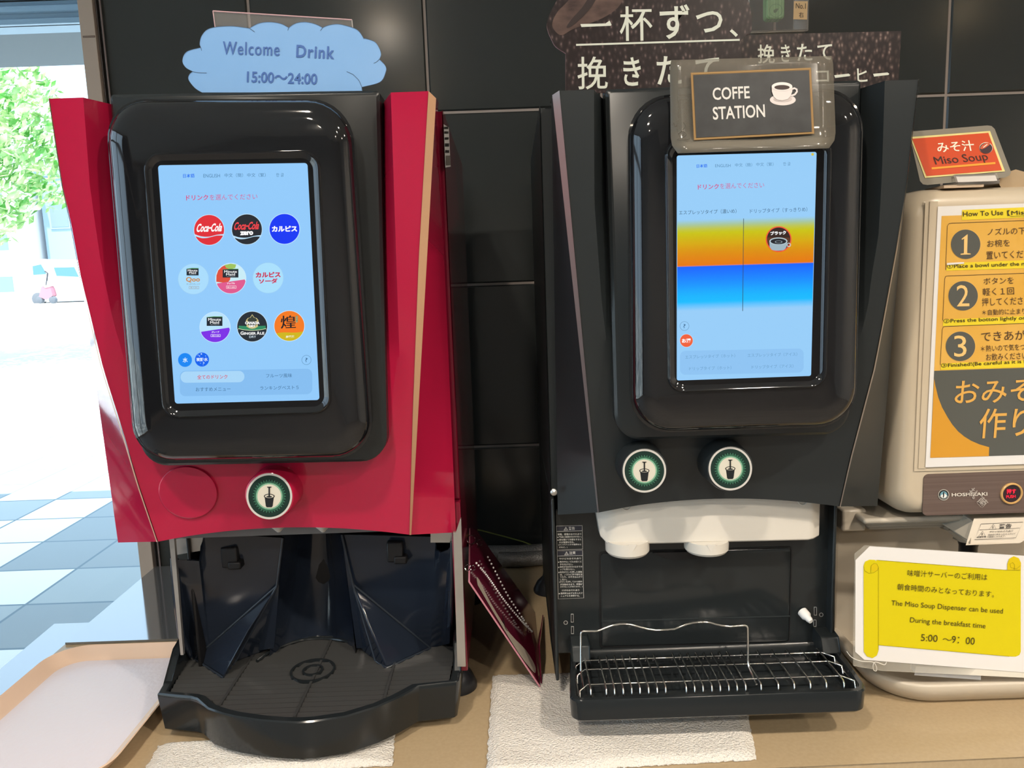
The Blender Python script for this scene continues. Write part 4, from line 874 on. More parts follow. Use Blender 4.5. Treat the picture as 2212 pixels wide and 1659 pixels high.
b = MB(); re_ = mat('red lit letters', (.4, .01, .02), .4, em='#ff1438', es=1.3); pk2 = PY(PC - .0016); b.text('押す', (2174.8, 1067.2), (2195.2, 1066.2), 10.6, pk2, re_, bold=.02); b.text('PUSH', (2174, 1076.4), (2194, 1075.2), 6.4, pk2, re_, bold=.01); b.build('lit_lettering', pb, smooth=0)
# instruction sheet
PS = .8765; pk = PY(PS)
def sl(x, y): return y - .030 * (x - 2026)
b = MB(); b.pxpoly(pk, [(2026, 446), (2310, 436), (2288, 1000), (1999, 1009.5)], M_paper, .0); sh = b.build('instruction_sheet', SM, smooth=0)
b = MB(); ye = noise_color(mat('ochre print', '#d9a646', .35), '#d6a342', '#dcac52', 14); am = INK('#cf9430', .35); gy = INK('#565752', .3); br = INK('#4a3524'); hl = INK('#e2cb2c', .4); go = INK('#d8a552', .4)
b.pxpoly(pk, [(2034, 466.5), (2300, 457), (2284, 792), (2018, 801)], ye, .0002)
b.pxpoly(pk, [(2018, 801), (2284, 792), (2277, 981), (2009.5, 989)], gy, .0002)
b.pxpoly(pk, [(2018, 818), (2020.5, 833), (2026.7, 858.5), (2035, 880), (2047, 901.5), (2057, 917), (2069.7, 932), (2083, 943), (2097.6, 952), (2116, 960), (2136.8, 966), (2136, 985.4), (2009.5, 989)], am, .0004)
b.build('coloured_print', sh, smooth=0)
b = MB()
for pts_ in ([(2078.5, 453.5), (2300, 444), (2299, 466), (2077.5, 475.5)], [(2045.5, 572.5), (2082, 567), (2296, 559), (2295, 577), (2044, 584.8)], [(2038, 690), (2290, 680), (2289, 696), (2036.5, 704.5)], [(2033, 785), (2286, 776), (2285, 791), (2032, 799)]): b.pxpoly(pk, pts_, hl, .0005)
b.build('yellow_strip', sh, smooth=0)
b = MB(); b.pxpoly(pk, [(2045.7, 568), (2082.5, 566), (2082.5, 569.6), (2045.6, 572.6)], M_paper, .0012); b.build('white_tape_strip', sh, smooth=0)
b = MB()
for pts_ in ([(2043, 583), (2043.6, 560), (2046.6, 488), (2050, 483), (2056, 482), (2300, 473)], [(2036.5, 692), (2040.8, 602), (2043, 597), (2048, 596), (2300, 587)], [(2031, 788), (2035.5, 712), (2037.5, 706.5), (2043, 705), (2296, 695)]): b.pxline(pk, pts_, 1.0, br, .0006)
b.build('box_outline', sh, smooth=0)
for n_, cx, cy in (('1', 2086, 527.6), ('2', 2080.6, 639), ('3', 2074.8, 748)):
    b = MB(); b.disc(pk, cx, cy, 32.5, INK('#e0b560'), .0004); b.disc(pk, cx, cy, 31.8, gy, .0006); w_ = 27
    if n_ == '1': b.pxpoly(pk, [(cx + x, cy + y) for x, y in [(-11, 22.8), (-11, 20.6), (-4, 19.4), (-3.4, -12), (-8, -9.6), (-9, -11.4), (3.6, -21.6), (4.4, -21), (3.2, 19.2), (10.8, 20), (10.8, 22)]], INK('#e6bf78'), .0009)
    else: b.text(n_, (cx - w_ / 2, cy + 23), (cx + w_ / 2, cy + 22.4), 46, pk, INK('#e6bf78'), .0009)
    b.build('step_number', sh, smooth=0)
b = MB()
for s_, x0, x1, y0, y1, h in (('ノズルの下', 2133.6, 2216, 508.6, 505.5, 15.5), ('お椀を', 2133, 2181.7, 534, 532, 15.5), ('置いてくだ', 2131, 2211, 560, 557, 16.5), ('ボタンを', 2125, 2190, 614.4, 612, 14), ('軽く１回', 2123, 2191, 638.6, 636, 16), ('押してくださ', 2121.6, 2210, 661, 657.6, 17), ('＊自動的に止まり', 2122, 2216, 681.4, 678, 12.5), ('できあが', 2120, 2216, 737.2, 733.6, 21), ('＊熱いので気をつ', 2119, 2215, 760.4, 756, 14), ('お飲みください', 2130.5, 2219, 779, 775, 15)): b.text(s_, (x0, y0), (x1, y1), h, pk, br, .0008); b.build('japanese_text', sh, smooth=0); b = MB()
b = MB()
for s_, x0, x1, y0, y1, h in (('How To Use', 2080.5, 2167.4, 467.6, 464.4, 10.4), ('【Miso', 2176.4, 2224, 466, 463.4, 11.8), ('①Place a bowl under the no', 2046, 2222, 580, 573.6, 9.6), ('②Press the botton lightly on', 2038.6, 2216, 700, 692.6, 11.2), ('③Finished!(Be careful as it is h', 2033.5, 2218, 796, 786.2, 11)): b.text(s_, (x0, y0), (x1, y1), h, pk, INK('#3a3018'), .0010, bold=.008); b.build('english_text', sh, smooth=0); b = MB()
b.pxline(pk, [(2182, 467.4), (2226, 465.6)], .7, INK('#3a3018'), .001); b.build('underline', sh, smooth=0)
b = MB(); b.text('おみそ', (2061, 873.5), (2229, 867), 50, pk, go, .0008, bold=.008, shear=.12); b.text('作り', (2113, 947.5), (2222, 943), 64, pk, go, .0008, bold=.008, shear=.12); b.build('title_lettering', sh, smooth=0)
# base dish
zl = ZC + .031; qd = Quad(V((.425, 1.20, zl)), V((.80, 1.20, zl)), V((.80, .846, zl)), V((.425, .846, zl)))
def rd(i, r, z): return [V((p.x, p.y, z)) for p in qd.rr(i, r, 0, 10)]
b = MB(); b.loft([rd(.022, .055, ZC + .001), rd(.012, .06, ZC + .004), rd(.003, .062, ZC + .018), rd(0, .062, zl - .003), rd(.001, .062, zl - .0006), rd(.003, .06, zl), rd(.012, .052, zl - .001), rd(.016, .048, zl - .005), rd(.026, .04, ZC + .010)], M_cream2, cap0=True, cap1=True); b.build('base_dish', SM, smooth=60)

b = MB(); b.prism([P(1980, 1441, .853), P(2118, 1452, .853), P(2117, 1467, .853), P(1977, 1457, .853)], (0, .010, .002), mat('grey folded paper', (.52, .52, .52), .6)); tag(b.build('folded_paper', bevel=.001), 'grey folded paper lying in the soup dispenser base dish', 'paper')

# laminated yellow notice
PN = .8425; pk = PY(PN)
t = thing('laminated_notice', 'white laminated card with a yellow scroll giving breakfast hours', 'notice', P(2040, 1440, PN))
b = MB(); b.prism([pk.hit(x, y) for x, y in [(1868, 1178), (2330, 1208), (2340, 1476), (2212, 1464), (1905, 1449), (1843, 1438), (1846, 1196)]], (0, .0006, 0), M_lam); b.build('laminate', t)
b = MB(); b.pxpoly(pk, [(1878.6, 1180), (2212, 1200.6), (2300, 1206), (2300, 1460), (2212, 1452.5), (1867, 1425.4), (1847.4, 1408), (1848, 1210)], M_paper, .0008); b.build('card', t, smooth=0)
b = MB(); yl = INK('#d0c000', .45); yd = INK('#d2b800', .45); ln = INK('#8d8208')
b.pxpoly(pk, [(1893, 1209.5), (2176, 1231.5), (2205, 1231), (2205, 1408), (2202, 1415), (2194, 1418.4), (2180, 1418), (1898, 1393.5)], yl, .0012)
b.pxpoly(pk, [(1865.4, 1222), (1869, 1213), (1878, 1209), (1890, 1209.6), (1897.6, 1218), (1897.6, 1406), (1894, 1416), (1885, 1421.6), (1873, 1418), (1866, 1408)], yl, .0014)
b.pxpoly(pk, [(2176, 1218), (2180, 1207), (2190, 1201.5), (2201, 1206), (2205.5, 1216), (2205, 1232), (2176, 1231.6)], yd, .0014)
b.disc(pk, 1889, 1226, 8.6, yd, .0016)
for pts_ in ([(1866, 1224), (1868, 1233), (1877, 1238.6), (1888, 1237), (1896, 1231), (1897.5, 1225), (1894, 1218), (1888, 1217), (1882, 1222), (1881, 1237)], [(1897.6, 1226), (1897.6, 1404)], [(1898, 1393.6), (2180, 1418)], [(1896, 1210), (2176, 1231.6), (2204, 1231.6)], [(2204, 1222), (2196, 1229), (2184, 1226), (2182, 1218), (2188, 1215), (2192, 1220), (2191, 1231)]): b.pxline(pk, pts_, .7, ln, .0018)
b.build('yellow_scroll', t, smooth=0)
b = MB(); it = INK('#453c10')
for s_, x0, x1, y0, y1, h in (('味噌汁サーバーのご利用は', 1960, 2132.5, 1244.6, 1254, 14), ('朝食時間のみとなっております。', 1938, 2147, 1274.4, 1291, 14), ('The Miso Soup Dispenser can be used', 1925, 2166, 1311, 1329, 14.5), ('During the breakfast time', 1965.4, 2128.5, 1347.6, 1361, 14.5)): b.text(s_, (x0, y0), (x1, y1), h, pk, it, .0020)
b.text('5:00', (1989, 1384.4), (2025, 1387), 15, pk, it, .002); b.text('～', (2036, 1383), (2056, 1384.5), 4.5, pk, it, .002); b.text('9：00', (2055.5, 1388.6), (2105, 1393), 15.5, pk, it, .002)
b.build('notice_text', t, smooth=0)
b = MB(); pth = [pk.hit(x, y, .003) for x, y in arc_px([(1829, 1407), (1840, 1420), (1860, 1428), (1885, 1430), (1893, 1440), (1893, 1449), (1887, 1447), (1886, 1436), (1892, 1430), (1910, 1436), (1915, 1430)], 6)]; b.tube(pth, .0004, mat('clear thread', (.75, .72, .66), .3), 6)
tag(b.build('thread', smooth=60), 'thin clear thread curled at the notice corner', 'thread')

# miso soup table sign
t = thing('table_sign', 'small tilted orange sign reading Miso Soup in a clear laminate', 'sign', P(2060, 400, .90))
pm = P3(P(2060, 400, .895), P(2000, 285, .935), P(2150, 270, .935))
pl5 = lambda x, y: (1652 + x / 3.95, y / 3.95)
b = MB(); b.prism([pm.hit(*pl5(*q)) for q in [(1235, 1150), (1245, 1122), (1900, 1070), (1935, 1075), (1962, 1100), (2102, 1470), (2085, 1498), (2050, 1515), (1390, 1578), (1350, 1572), (1325, 1545)]], (0, .0006, 0), M_lamg); b.build('laminate', t)
b = MB(); b.pxpoly(pm, [pl5(*q) for q in [(1240, 1169), (1922, 1117), (2050, 1462), (1368, 1518)]], INK('#dccf8a'), .0007); b.pxpoly(pm, [pl5(*q) for q in [(1258, 1184), (1908, 1133), (2025, 1452), (1380, 1502)]], INK('#c9481f', .4), .0010); b.build('card', t, smooth=0)
b = MB(); wi2 = INK('#f2ead8'); dk2 = INK('#3a1d16')
b.text('みそ汁', pl5(1478, 1303), pl5(1795, 1285), 23, pm, wi2, .0014, bold=.012, shear=-.15); b.text('Miso Soup', pl5(1466, 1425), pl5(1918, 1385), 22.5, pm, dk2, .0014, bold=.01, shear=-.25)
b.pxline(pm, [pl5(1424, 1437), pl5(1968, 1391)], 4.4, INK('#e89a2c'), .0014); b.build('sign_text', t, smooth=0)
b = MB(); cx, cy = pl5(1888, 1262); b.disc(pm, cx, cy, 14.4, INK('#e6dccb'), .0014, ry=12.2); b.disc(pm, cx, cy + .6, 13.6, INK('#3b2228'), .0016, ry=11.4); b.pxpoly(pm, [(cx - 13, cy + 1), (cx - 9, cy - 6), (cx, cy - 11), (cx + 9, cy - 11), (cx + 7, cy - 6), (cx - 2, cy), (cx - 9, cy + 3)], INK('#c85a38'), .0018); b.pxline(pm, [(cx - 6, cy - 1), (cx + 3, cy - 8)], 1.6, wi2, .002); b.build('bowl_picture', t, smooth=0)
b = MB(); zt = P(2060, 401.5, .90).z; a0, a1 = P(2068, 398, .89).x, P(2158, 398, .89).x
b.box((a0, .889, zt), (a1, .93, zt + .003), M_acry); b.prism([(a0, .889, zt + .003), (a0, .893, zt + .003), (a0, .899, zt + .012), (a0, .895, zt + .012)], (a1 - a0, 0, 0), M_acry); b.box((a0 - .015, .890, zt - .003), (a0 + .03, .93, zt), mat('tan tape', (.55, .42, .30), .6)); b.build('stand', t)
b = MB(); b.prism([P(x, y, .91) for x, y in [(2160, 392), (2172, 377), (2194, 370), (2230, 380), (2260, 402), (2165, 402)]], (0, .05, 0), mat('kraft paper', (.42, .31, .19), .8)); tag(b.build('kraft_packet', bevel=.002), 'crumpled kraft paper packet on top of the soup dispenser, beside the orange sign', 'paper packet')

# ------------------------------------------------------------------ signs on top of the machines
# cloud sign
t = thing('welcome_sign', 'pale blue cloud-shaped Welcome Drink sign standing on the red machine', 'sign', P(615, 195, .835))
pc = PY(.822); c2 = lambda x, y: (340 + x / 3.95, y / 3.95)
arcs = [[(380, 790), (318, 750), (265, 680), (272, 635), (300, 610)], [(300, 610), (240, 575), (212, 515), (250, 440), (370, 405)], [(370, 405), (360, 370), (380, 300), (450, 240), (620, 222), (785, 240)], [(785, 240), (860, 200), (950, 187), (1050, 200), (1120, 235)], [(1120, 235), (1180, 198), (1260, 187), (1350, 205), (1410, 235)], [(1410, 235), (1470, 212), (1560, 207), (1700, 250), (1760, 325)], [(1760, 325), (1860, 360), (1908, 450), (1895, 505)], [(1895, 505), (1945, 560), (1950, 610), (1900, 700), (1745, 743)]]
out = []
for a in arcs: out += arc_px(a, 6)[:-1]
out += [(1745, 743), (1750, 790)]
b = MB(); b.prism([pc.hit(*c2(*q)) for q in out], (0, .0012, 0), noise_color(mat('pale blue paper', '#7fb0e4', .6), '#7cade2', '#86b4e6', 8)); cl = b.build('cloud_card', t, smooth=0)
b = MB(); dkb = INK('#26344a')
for pts_ in [[(785, 240), (830, 272)], [(1120, 235), (1112, 260)], [(1410, 235), (1390, 262)], [(1895, 505), (1870, 528), (1845, 540)], [(300, 610), (350, 621), (420, 622)], [(1615, 610), (1670, 635), (1720, 685), (1745, 743), (1745, 770)], [(370, 405), (378, 432)], [(1760, 325), (1762, 334)]]: b.pxline(pc, [c2(*q) for q in pts_], .8, dkb, .0004)
b.pxline(pc, [c2(*q) for q in out], .7, dkb, .0004, True); b.build('cloud_outline', cl, smooth=0)
b = MB(); bl = INK('#3f68ae')
b.text('Welcome', c2(557, 463), c2(1040, 476), 28, pc, bl, .0006, bold=.022, space=1.12); b.text('Drink', c2(1183, 488), c2(1508, 503), 27, pc, bl, .0006, bold=.022, space=1.12); b.text('15:00～24:00', c2(762, 702), c2(1362, 722), 24, pc, bl, .0006, bold=.018); b.build('lettering', cl, smooth=0)
b = MB(); pa = PY(.828); b.prism([pa.hit(*q) for q in [(460, 24), (760, 43), (778, 200), (484, 204)]], (0, .002, 0), M_acry)
b.build('acrylic_holder', t)
b = MB(); b.tube([pa.hit(460, 24, -.001), pa.hit(760, 43, -.001)], .0007, M_acryedge, 6); b.tube([pa.hit(460, 24, -.001), pa.hit(484, 204, -.001)], .0005, M_acryedge, 6); b.tube([pa.hit(760, 43, -.001), pa.hit(778, 200, -.001)], .0005, mat('pale edge', (.6, .55, .52), .2), 6); b.build('holder_edge', t)

# coffee bean posters
def beans(name, sc_, a, c_):
    m = mat(name, '#3b2e2e', .3); nt = m.node_tree; tc = nt.nodes.new('ShaderNodeTexCoord'); N_ = nt.nodes.new
    n = N_('ShaderNodeTexNoise'); n.inputs['Scale'].default_value = 14; mxv = N_('ShaderNodeMix'); mxv.data_type = 'VECTOR'; mxv.inputs['Factor'].default_value = .012
    v = N_('ShaderNodeTexVoronoi'); v.inputs['Scale'].default_value = sc_; mp = N_('ShaderNodeMapping'); mp.inputs['Rotation'].default_value = (0, .6, 0); mp.inputs['Scale'].default_value = (1.8, 1, 1)
    r = N_('ShaderNodeValToRGB'); r.color_ramp.elements[0].position = .05; r.color_ramp.elements[0].color = hx(c_); r.color_ramp.elements[1].position = .30; r.color_ramp.elements[1].color = hx(a)
    e = r.color_ramp.elements.new(.6); e.color = hx('#241b1c')
    nt.links.new(tc.outputs['Object'], n.inputs['Vector']); nt.links.new(tc.outputs['Object'], mxv.inputs['A']); nt.links.new(n.outputs['Color'], mxv.inputs['B'])
    nt.links.new(mxv.outputs[1], mp.inputs[0]); nt.links.new(mp.outputs[0], v.inputs['Vector']); nt.links.new(v.outputs['Distance'], r.inputs[0]); nt.links.new(r.outputs[0], bsdf(m).inputs['Base Color']); return m
M_b1 = beans('dark coffee bean print', 120, '#352a2b', '#6f5d5b'); M_b2 = beans('brown coffee bean print', 120, '#453735', '#8a766e')
tx = INK('#dde0d2', .4)
t = thing('coffee_poster', 'dark bean-shaped coffee poster with large white Japanese characters, behind the black machine', 'poster', P(1400, 195, .93))
pk = PY(.93)
o1 = arc_px([(1222, -44), (1203, 0), (1190, 24), (1181.5, 50), (1184, 68), (1190, 82), (1200, 100), (1222, 115)], 4) + [(1222, 200), (1600, 200), (1600, 88)] + arc_px([(1600, 88), (1613, 75), (1622, 70), (1624.5, 45), (1618, 5), (1600, -44)], 4)
b = MB(); b.prism([pk.hit(*q) for q in o1], (0, .003, 0), M_b1, M_acryedge); b.build('board', t, smooth=0)
b = MB(); bb_ = noise_color(mat('roasted bean print', '#55423d', .3), '#3a2c2c', '#7a6258', 30, 6, .3, .75, (1, 1, 2))
ob = arc_px([(1262, -40), (1225, 4), (1204, 26), (1193, 50), (1198, 66), (1214, 76), (1240, 62), (1300, 40), (1340, 10), (1358, -40)], 5)
b.pxpoly(pk, ob, bb_, .0004); b.pxpoly(pk, arc_px([(1290, -40), (1262, 10), (1236, 40), (1224, 58), (1232, 58), (1250, 44), (1278, 14), (1308, -40)], 5), INK('#2e2222', .4), .0008); b.build('bean_picture', t, smooth=0)
b = MB(); c4 = lambda x, y: (1170 + x / 3.95, y / 3.95)
for s_, x0, x1, y0, y1, bo in (('一', 328, 595, 176, 230, .02), ('杯', 670, 945, 55, 350, .012), ('ず', 1010, 1265, 40, 335, .014), ('つ', 1318, 1545, 98, 280, .014), ('、', 1608, 1676, 250, 318, .02), ('挽', 308, 565, 485, 765, .006), ('き', 700, 850, 490, 735, .014), ('た', 985, 1195, 480, 725, .014), ('て', 1315, 1518, 495, 730, .014)):
    h = (y1 - y0) / 3.95
    if s_ == '一': b.pxpoly(pk, [c4(330, 205), c4(545, 200), c4(580, 176), c4(597, 212), c4(590, 220), c4(340, 231)], tx, .0006); continue
    b.text(s_, c4(x0, y1), c4(x1, y1 - 4), h, pk, tx, .0006, bold=bo)
b.pxline(pk, [(1244.5, 97), (1598, 86)], 4, tx, .0006); b.build('lettering', t, smooth=0)
t = thing('coffee_poster', 'brown rectangular coffee bean poster with smaller white characters, right of the bean-shaped poster', 'poster', P(1780, 180, .965))
pk = PY(.965); b = MB(); b.prism([pk.hit(*q) for q in [(1596, 80), (1620, 75), (1947, 67), (1940, 190), (1596, 195)]], (0, .003, 0), M_b2, M_acryedge); b.build('board', t, smooth=0)
b = MB()
for s_, x0, x1, y0, h in (('挽', 1637, 1674, 137.5, 41), ('き', 1687.5, 1708, 134.5, 38), ('た', 1722, 1755, 132, 37), ('て', 1766, 1798, 130, 34), ('コ', 1763, 1791, 178, 25), ('ヒ', 1852, 1874, 177, 29)): b.text(s_, (x0, y0), (x1, y0 - .7), h, pk, tx, .0006, bold=.012)
for x0, y0, x1, y1 in ((1802, 165.5, 1837, 162), (1886, 162.5, 1921, 159.5)): b.pxpoly(pk, [(x0, y0 - 3), (x1 - 4, y1 - 3), (x1, y1), (x1 - 2, y1 + 2.4), (x0 + 2, y0 + 3)], tx, .0006)
b.build('lettering', t, smooth=0)

# laminated coffee station sign
t = thing('station_sign', 'laminated black COFFE STATION sign with a white cup, on the black machine', 'sign', P(1625, 330, .757))
pn = PY(.7585)
b = MB(); rows = []
for k in range(13):
    v = k / 12; y_l, y_r = lerp(130, 331, v), lerp(121, 320, v); dy = -.016 * max(0, v - .82) ** 1.5 * 8 + .006 * (1 - v)
    ins = 0 if 1 <= k <= 10 else (3 if k in (0, 11) else 15)
    rows.append([P(lerp(lerp(1447, 1449, v) + ins, lerp(1799, 1806, v) - ins, u / 10), lerp(y_l, y_r, u / 10), .7575 + dy + .0012 * math.sin(u * .9 + v * 3)) for u in range(11)])
b.loft(rows, M_lamg, closed=False); b.build('laminate', t, smooth=60, solid=.0005)
pn = P3(P(1450, 140, .7620), P(1800, 130, .7620), P(1625, 300, .7560)); gb = INK('#8f6d3c')
b = MB(); b.pxpoly(pn, [(1492, 157), (1752, 146), (1759, 289), (1499, 303)], gb, .0018); b.pxpoly(pn, [(1497.5, 162), (1747.5, 151.5), (1753.5, 284.5), (1504, 297.5)], noise_color(mat('chalkboard print', '#26282a', .35), '#232527', '#303234', 60), .0022); b.pxline(pn, [(1494.5, 159.5), (1749.8, 148.8), (1756.4, 287), (1501.4, 300.2)], .8, INK('#caa56a'), .0022, True); b.build('card', t, smooth=0)
b = MB(); ct = INK('#d9d6d0'); b.text('COFFE', (1540, 216.5), (1620, 212.5), 27, pn, ct, .0026, bold=.016); b.text('STATION', (1540.5, 259), (1653, 253), 28, pn, ct, .0026, bold=.016); b.build('lettering', t, smooth=0)
b = MB(); b.disc(pn, 1691, 215.6, 28, INK('#d9cfcb'), .0026, ry=12); b.disc(pn, 1691, 214, 20, INK('#c2b6b2'), .0028, ry=6)
b.pxpoly(pn, [(1667, 188), (1667.5, 198), (1671, 208), (1678, 215), (1690, 217), (1701, 214.5), (1708, 207), (1711.5, 197), (1711.5, 186)], INK('#ddd4d0'), .0032); b.disc(pn, 1689.3, 187, 22.3, INK('#e6dfdb'), .0034, ry=9.5); b.disc(pn, 1689.3, 188.6, 16.5, INK('#3a2a28'), .0036, ry=5)
b.pxline(pn, [(1709, 193), (1716, 190.5), (1721, 193), (1721.5, 198), (1717, 204), (1709, 207)], 4, INK('#ddd4d0'), .0030); b.build('cup_picture', t, smooth=0)
b = MB(); b.pxline(pn, arc_px([(1452, 271), (1456, 266), (1457, 274), (1462, 272)], 4), 1, INK('#3d3a34'), .0016); b.pxline(pn, arc_px([(1476, 264), (1480, 272), (1474, 282), (1465, 290), (1474, 284), (1482, 290), (1478, 296), (1462, 302), (1480, 302), (1490, 300)], 4), 1, INK('#3d3a34'), .0016); b.build('pen_scribble', t, smooth=0)

# clear wall holder with the green gadget
t = thing('wall_holder', 'clear plastic holder on the tiled wall with a label reading No.1', 'holder', P(1682, 70, 1.36))
b = MB(); Ya, Yb = 1.325, 1.389
a0, a1 = P(1616, 71, Ya), P(1746, 68, Ya); zt = P(1680, -60, Ya).z
b.box((a0.x, Ya, a0.z), (a1.x, Ya + .002, zt), M_acry); b.box((a0.x, Ya, a0.z), (a1.x, Yb, a0.z + .003), M_acry); b.box((a0.x, Ya, a0.z), (a0.x + .002, Yb, zt), M_acry); b.box((a1.x - .002, Ya, a0.z), (a1.x, Yb, zt), M_acry); b.build('clear_box', t, bevel=.001)
pk = PY(Ya); b = MB(); b.pxpoly(pk, [(1715, 2.4), (1745, 2.6), (1743.4, 42.4), (1713.5, 41.6)], INK('#cfae80'), .0004); b.text('No.1', (1719, 18.2), (1740.5, 19), 11.6, pk, INK('#2e2824'), .0008); b.text('右', (1726, 38), (1736, 37.6), 12, pk, INK('#2e2824'), .0008); b.build('label', t, smooth=0)
t = thing('pocket_gadget', 'square green plastic gadget with a round dial inside the clear wall holder', 'gadget', P(1680, 41, 1.345))
gr = noise_color(mat('green ribbed plastic', '#6fae68', .35), '#5a9c58', '#7fba76', 30, 1, .4, .6, (14, 1, .02))
b = MB(); q = pxq((1656, -50), (1696, -50), (1695, 40), (1656, 41), 1.345); b.loft([q.rr(0, .006, .018), q.rr(0, .006, .002), q.rr(.002, .006, 0)], gr, cap0=True, cap1=True); b.build('case', t)
b = MB(); pk = PY(1.3446); b.disc(pk, 1676, 22.5, 14.2, INK('#3f7a45'), .0003, r0=13.4); b.pxpoly(pk, [(1671, 22), (1676, 19), (1682, 18.5), (1679, 24), (1675, 28), (1671.5, 27)], INK('#3f6f40'), .0004); b.build('dial', t, smooth=0)

# ------------------------------------------------------------------ things on the counter
def towel(name, label, cat, c, nx, ny, thick, seed, amp=.0022, group=None):
    rnd = random.Random(seed); ph = [(rnd.uniform(20, 60), rnd.uniform(20, 60), rnd.uniform(0, 6)) for _ in range(4)]
    C = [Q(x, y, ZC + thick) for x, y in c]; b = MB(); rows = []
    for j in range(ny + 1):
        r = []
        for i in range(nx + 1):
            u, v = i / nx, j / ny; p = lerp(lerp(C[0], C[1], u), lerp(C[3], C[2], u), v)
            e = min(u, 1 - u, v, 1 - v) * min(nx, ny); h = thick * (1 - .75 * max(0, 1 - e / 2) ** 2)
            dz = sum(math.sin(p.x * a + p.y * d + f_) for a, d, f_ in ph) * amp / 4 * min(1, e / 2)
            jx = rnd.uniform(-1, 1) * .0012 if e < .5 else 0
            r.append(V((p.x + jx, p.y + jx, ZC + h + dz + rnd.uniform(-1, 1) * .0004)))
        rows.append(r)
    b.loft(rows, M_towel, closed=False)
    rim = rows[0] + [r[-1] for r in rows[1:]] + rows[-1][-2::-1] + [r[0] for r in rows[-2:0:-1]]
    b.loft([rim, [V((p.x, p.y, ZC + .0008)) for p in rim]], M_towel)
    return tag(b.build(name, smooth=60), label, cat, group)
towel('folded_towel', 'white terry towel under the front of the coffee machine tray', 'towel', [(1063, 1452), (1598, 1436), (1634, 1630), (1050, 1664)], 110, 40, .007, 3)
towel('folded_towel', 'white terry towel peeking out under the red machine tray', 'towel', [(342, 1600), (852, 1572), (847, 1642), (300, 1672)], 90, 20, .0075, 8, .003)

# serving tray at left
qs = Quad(V((-.665, 1.044, ZC)), V((-.447, 1.044, ZC)), V((-.447, .735, ZC)), V((-.665, .735, ZC)))
def rt(i, r, z): return [V((p.x, p.y, ZC + z)) for p in qs.rr(i, r, 0, 10)]
t = thing('serving_tray', 'pale cafeteria tray with a beige rim, left of the red machine', 'tray', (-.556, .89, ZC))
b = MB(); b.loft([rt(.018, .035, .005), rt(.014, .04, .0055), rt(.001, .05, .020), rt(0, .05, .0215), rt(.0012, .05, .0225), rt(.003, .048, .0215), rt(.014, .04, .0085), rt(.020, .034, .0072)], M_trayrim, cap0=True); b.build('rim', t, smooth=60)
b = MB(); b.loft([rt(.0195, .034, .0060), rt(.0195, .034, .0074)], M_trayin, cap0=True, cap1=True); b.build('tray_floor', t, smooth=60)

# leaning maroon board and its chains, between the machines
xp = Plane((-.056, 0, 0), (1, 0, 0)); A = xp.hit(1016, 1258); D = Q(1168, 1483, ZC + .008); Cc = Q(1157, 1347, ZC + .003)
pb = P3(A, D, Cc); hp = lambda x, y, l=0: pb.hit(x, y, l)
t = thing('leaning_board', 'thin maroon board leaning between the machines, with bead chains on it', 'board', (D + Cc) / 2)
M_mar = mat('maroon acrylic', (.10, .006, .022), .10)
b = MB(); b.prism([hp(*q) for q in [(1015, 1256), (1016, 1140), (1030, 1146), (1157, 1324), (1158, 1347), (1163, 1392), (1167, 1470), (1168, 1483), (1163, 1476)]], pb.n * -.002, M_mar, mat('board edge', (.55, .22, .28), .3)); b.build('panel', t)
b = MB(); b.prism([hp(1158, 1402, .001), hp(1172, 1328, .012), hp(1164, 1392, .012), hp(1168, 1476, .001)], V((.0012, 0, 0)), M_mar); b.build('flap', t)
b = MB(); b.pxpoly(pb, arc_px([(1029, 1248), (1035, 1252), (1060, 1302), (1100, 1366), (1135, 1403), (1155, 1436), (1157, 1452), (1150, 1449), (1120, 1410), (1068, 1326), (1032, 1264)], 3), mat('cream stripe', (.42, .37, .30), .25), .0006)
b.pxline(pb, arc_px([(1086, 1328), (1090, 1348), (1086, 1340), (1094, 1360), (1098, 1362)], 3), .9, INK('#191416'), .001); b.build('cream_stripe', t, smooth=0)
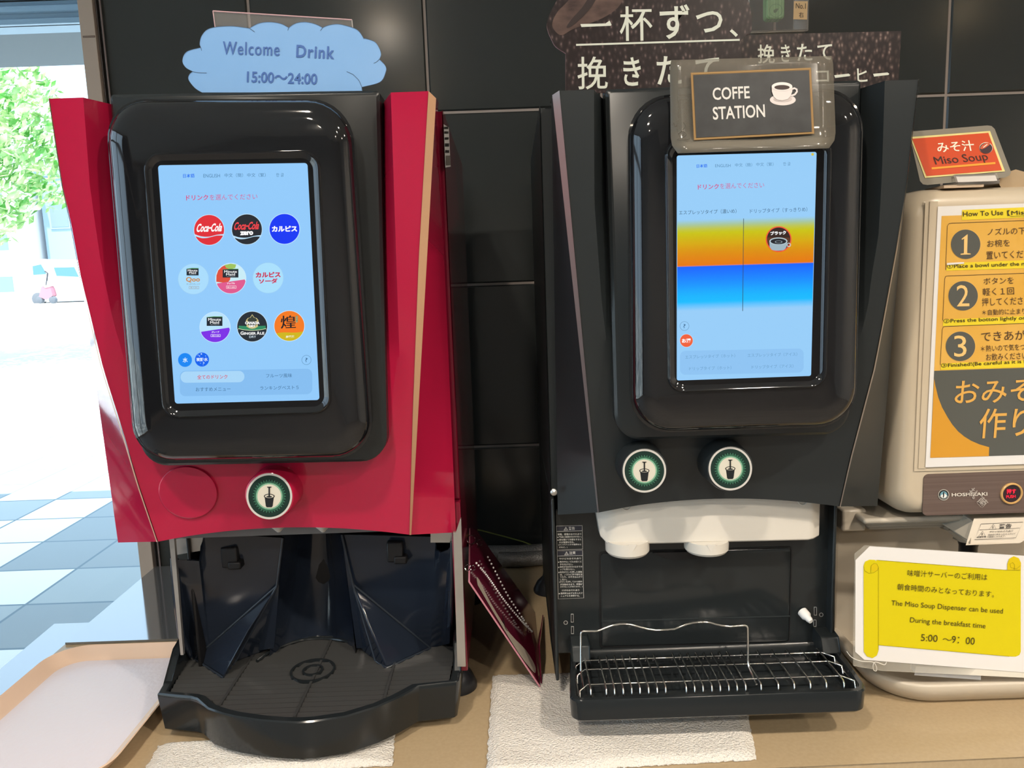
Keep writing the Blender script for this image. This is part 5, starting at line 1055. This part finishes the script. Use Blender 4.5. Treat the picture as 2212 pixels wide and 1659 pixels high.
def chain(name, label, pts_, lift, r=.0015):
    b = MB(); pth = [hp(x, y, lift) for x, y in arc_px(pts_, 12)]; acc = 0; last = pth[0]
    for p in pth:
        acc += (p - last).length; last = p
        if acc >= 2.5 * r:
            acc = 0; b.lathe(p, (0, 0, 1), [(.3 * r, -.95 * r), (.8 * r, -.6 * r), (r, 0), (.8 * r, .6 * r), (.3 * r, .95 * r)], mat('steel bead', (.8, .8, .8), .25, metal=.6), 8)
    return lab(b.build(name, t, smooth=80), label)
chain('bead_chain', 'front loop of bead chain', [(1026, 1213), (1055, 1248), (1090, 1298), (1130, 1345), (1149, 1364)], .006)
chain('bead_chain', 'back loop of bead chain', [(1050, 1196), (1072, 1238), (1095, 1283), (1120, 1322), (1145, 1360)], .006)
for cx, cy, r in ((1021, 1227, 5), (1010, 1226, 6), (1018, 1166, 9), (1036, 1172, 6), (1145, 1363, 4)):
    b = MB(); b.tube([hp(cx + r * math.cos(a * math.pi / 10), cy + r * 1.1 * math.sin(a * math.pi / 10), .004) for a in range(21)], .0006, M_chrome, 6, False); b.build('split_ring', t)
# hoses and a thin wire on the counter by the wall
M_hose = noise_bump(mat('grey braided hose', (.30, .29, .28), .4, metal=.4), 300, .8, .002, 1)
for k, (y, lb) in enumerate(((1.372, 'grey braided hose against the wall, rear of the two hoses'), (1.338, 'grey braided hose on the counter, front of the two hoses'))):
    b = MB(); z = ZC + .0145; b.tube([(-.055 + .02 * k, y, z), (.0, y - .004, z), (.05, y, z), (.12, y + .003, z), (.35, y, z)], .0135, M_hose, 16); tag(b.build('hose', smooth=60), lb, 'hose')
b = MB(); b.tube([P(1016, 1141, 1.37), P(1040, 1146, 1.372), P(1090, 1159, 1.378), P(1130, 1170, 1.375), P(1161, 1182, 1.372), P(1190, 1172, 1.376), (.08, 1.38, P(1190, 1172, 1.376).z), (.12, 1.38, ZC + .02)], .0012, mat('yellow green wire', (.30, .36, .08), .4), 8); tag(b.build('thin_wire', smooth=60), 'thin yellow-green wire running behind the coffee machine', 'wire')
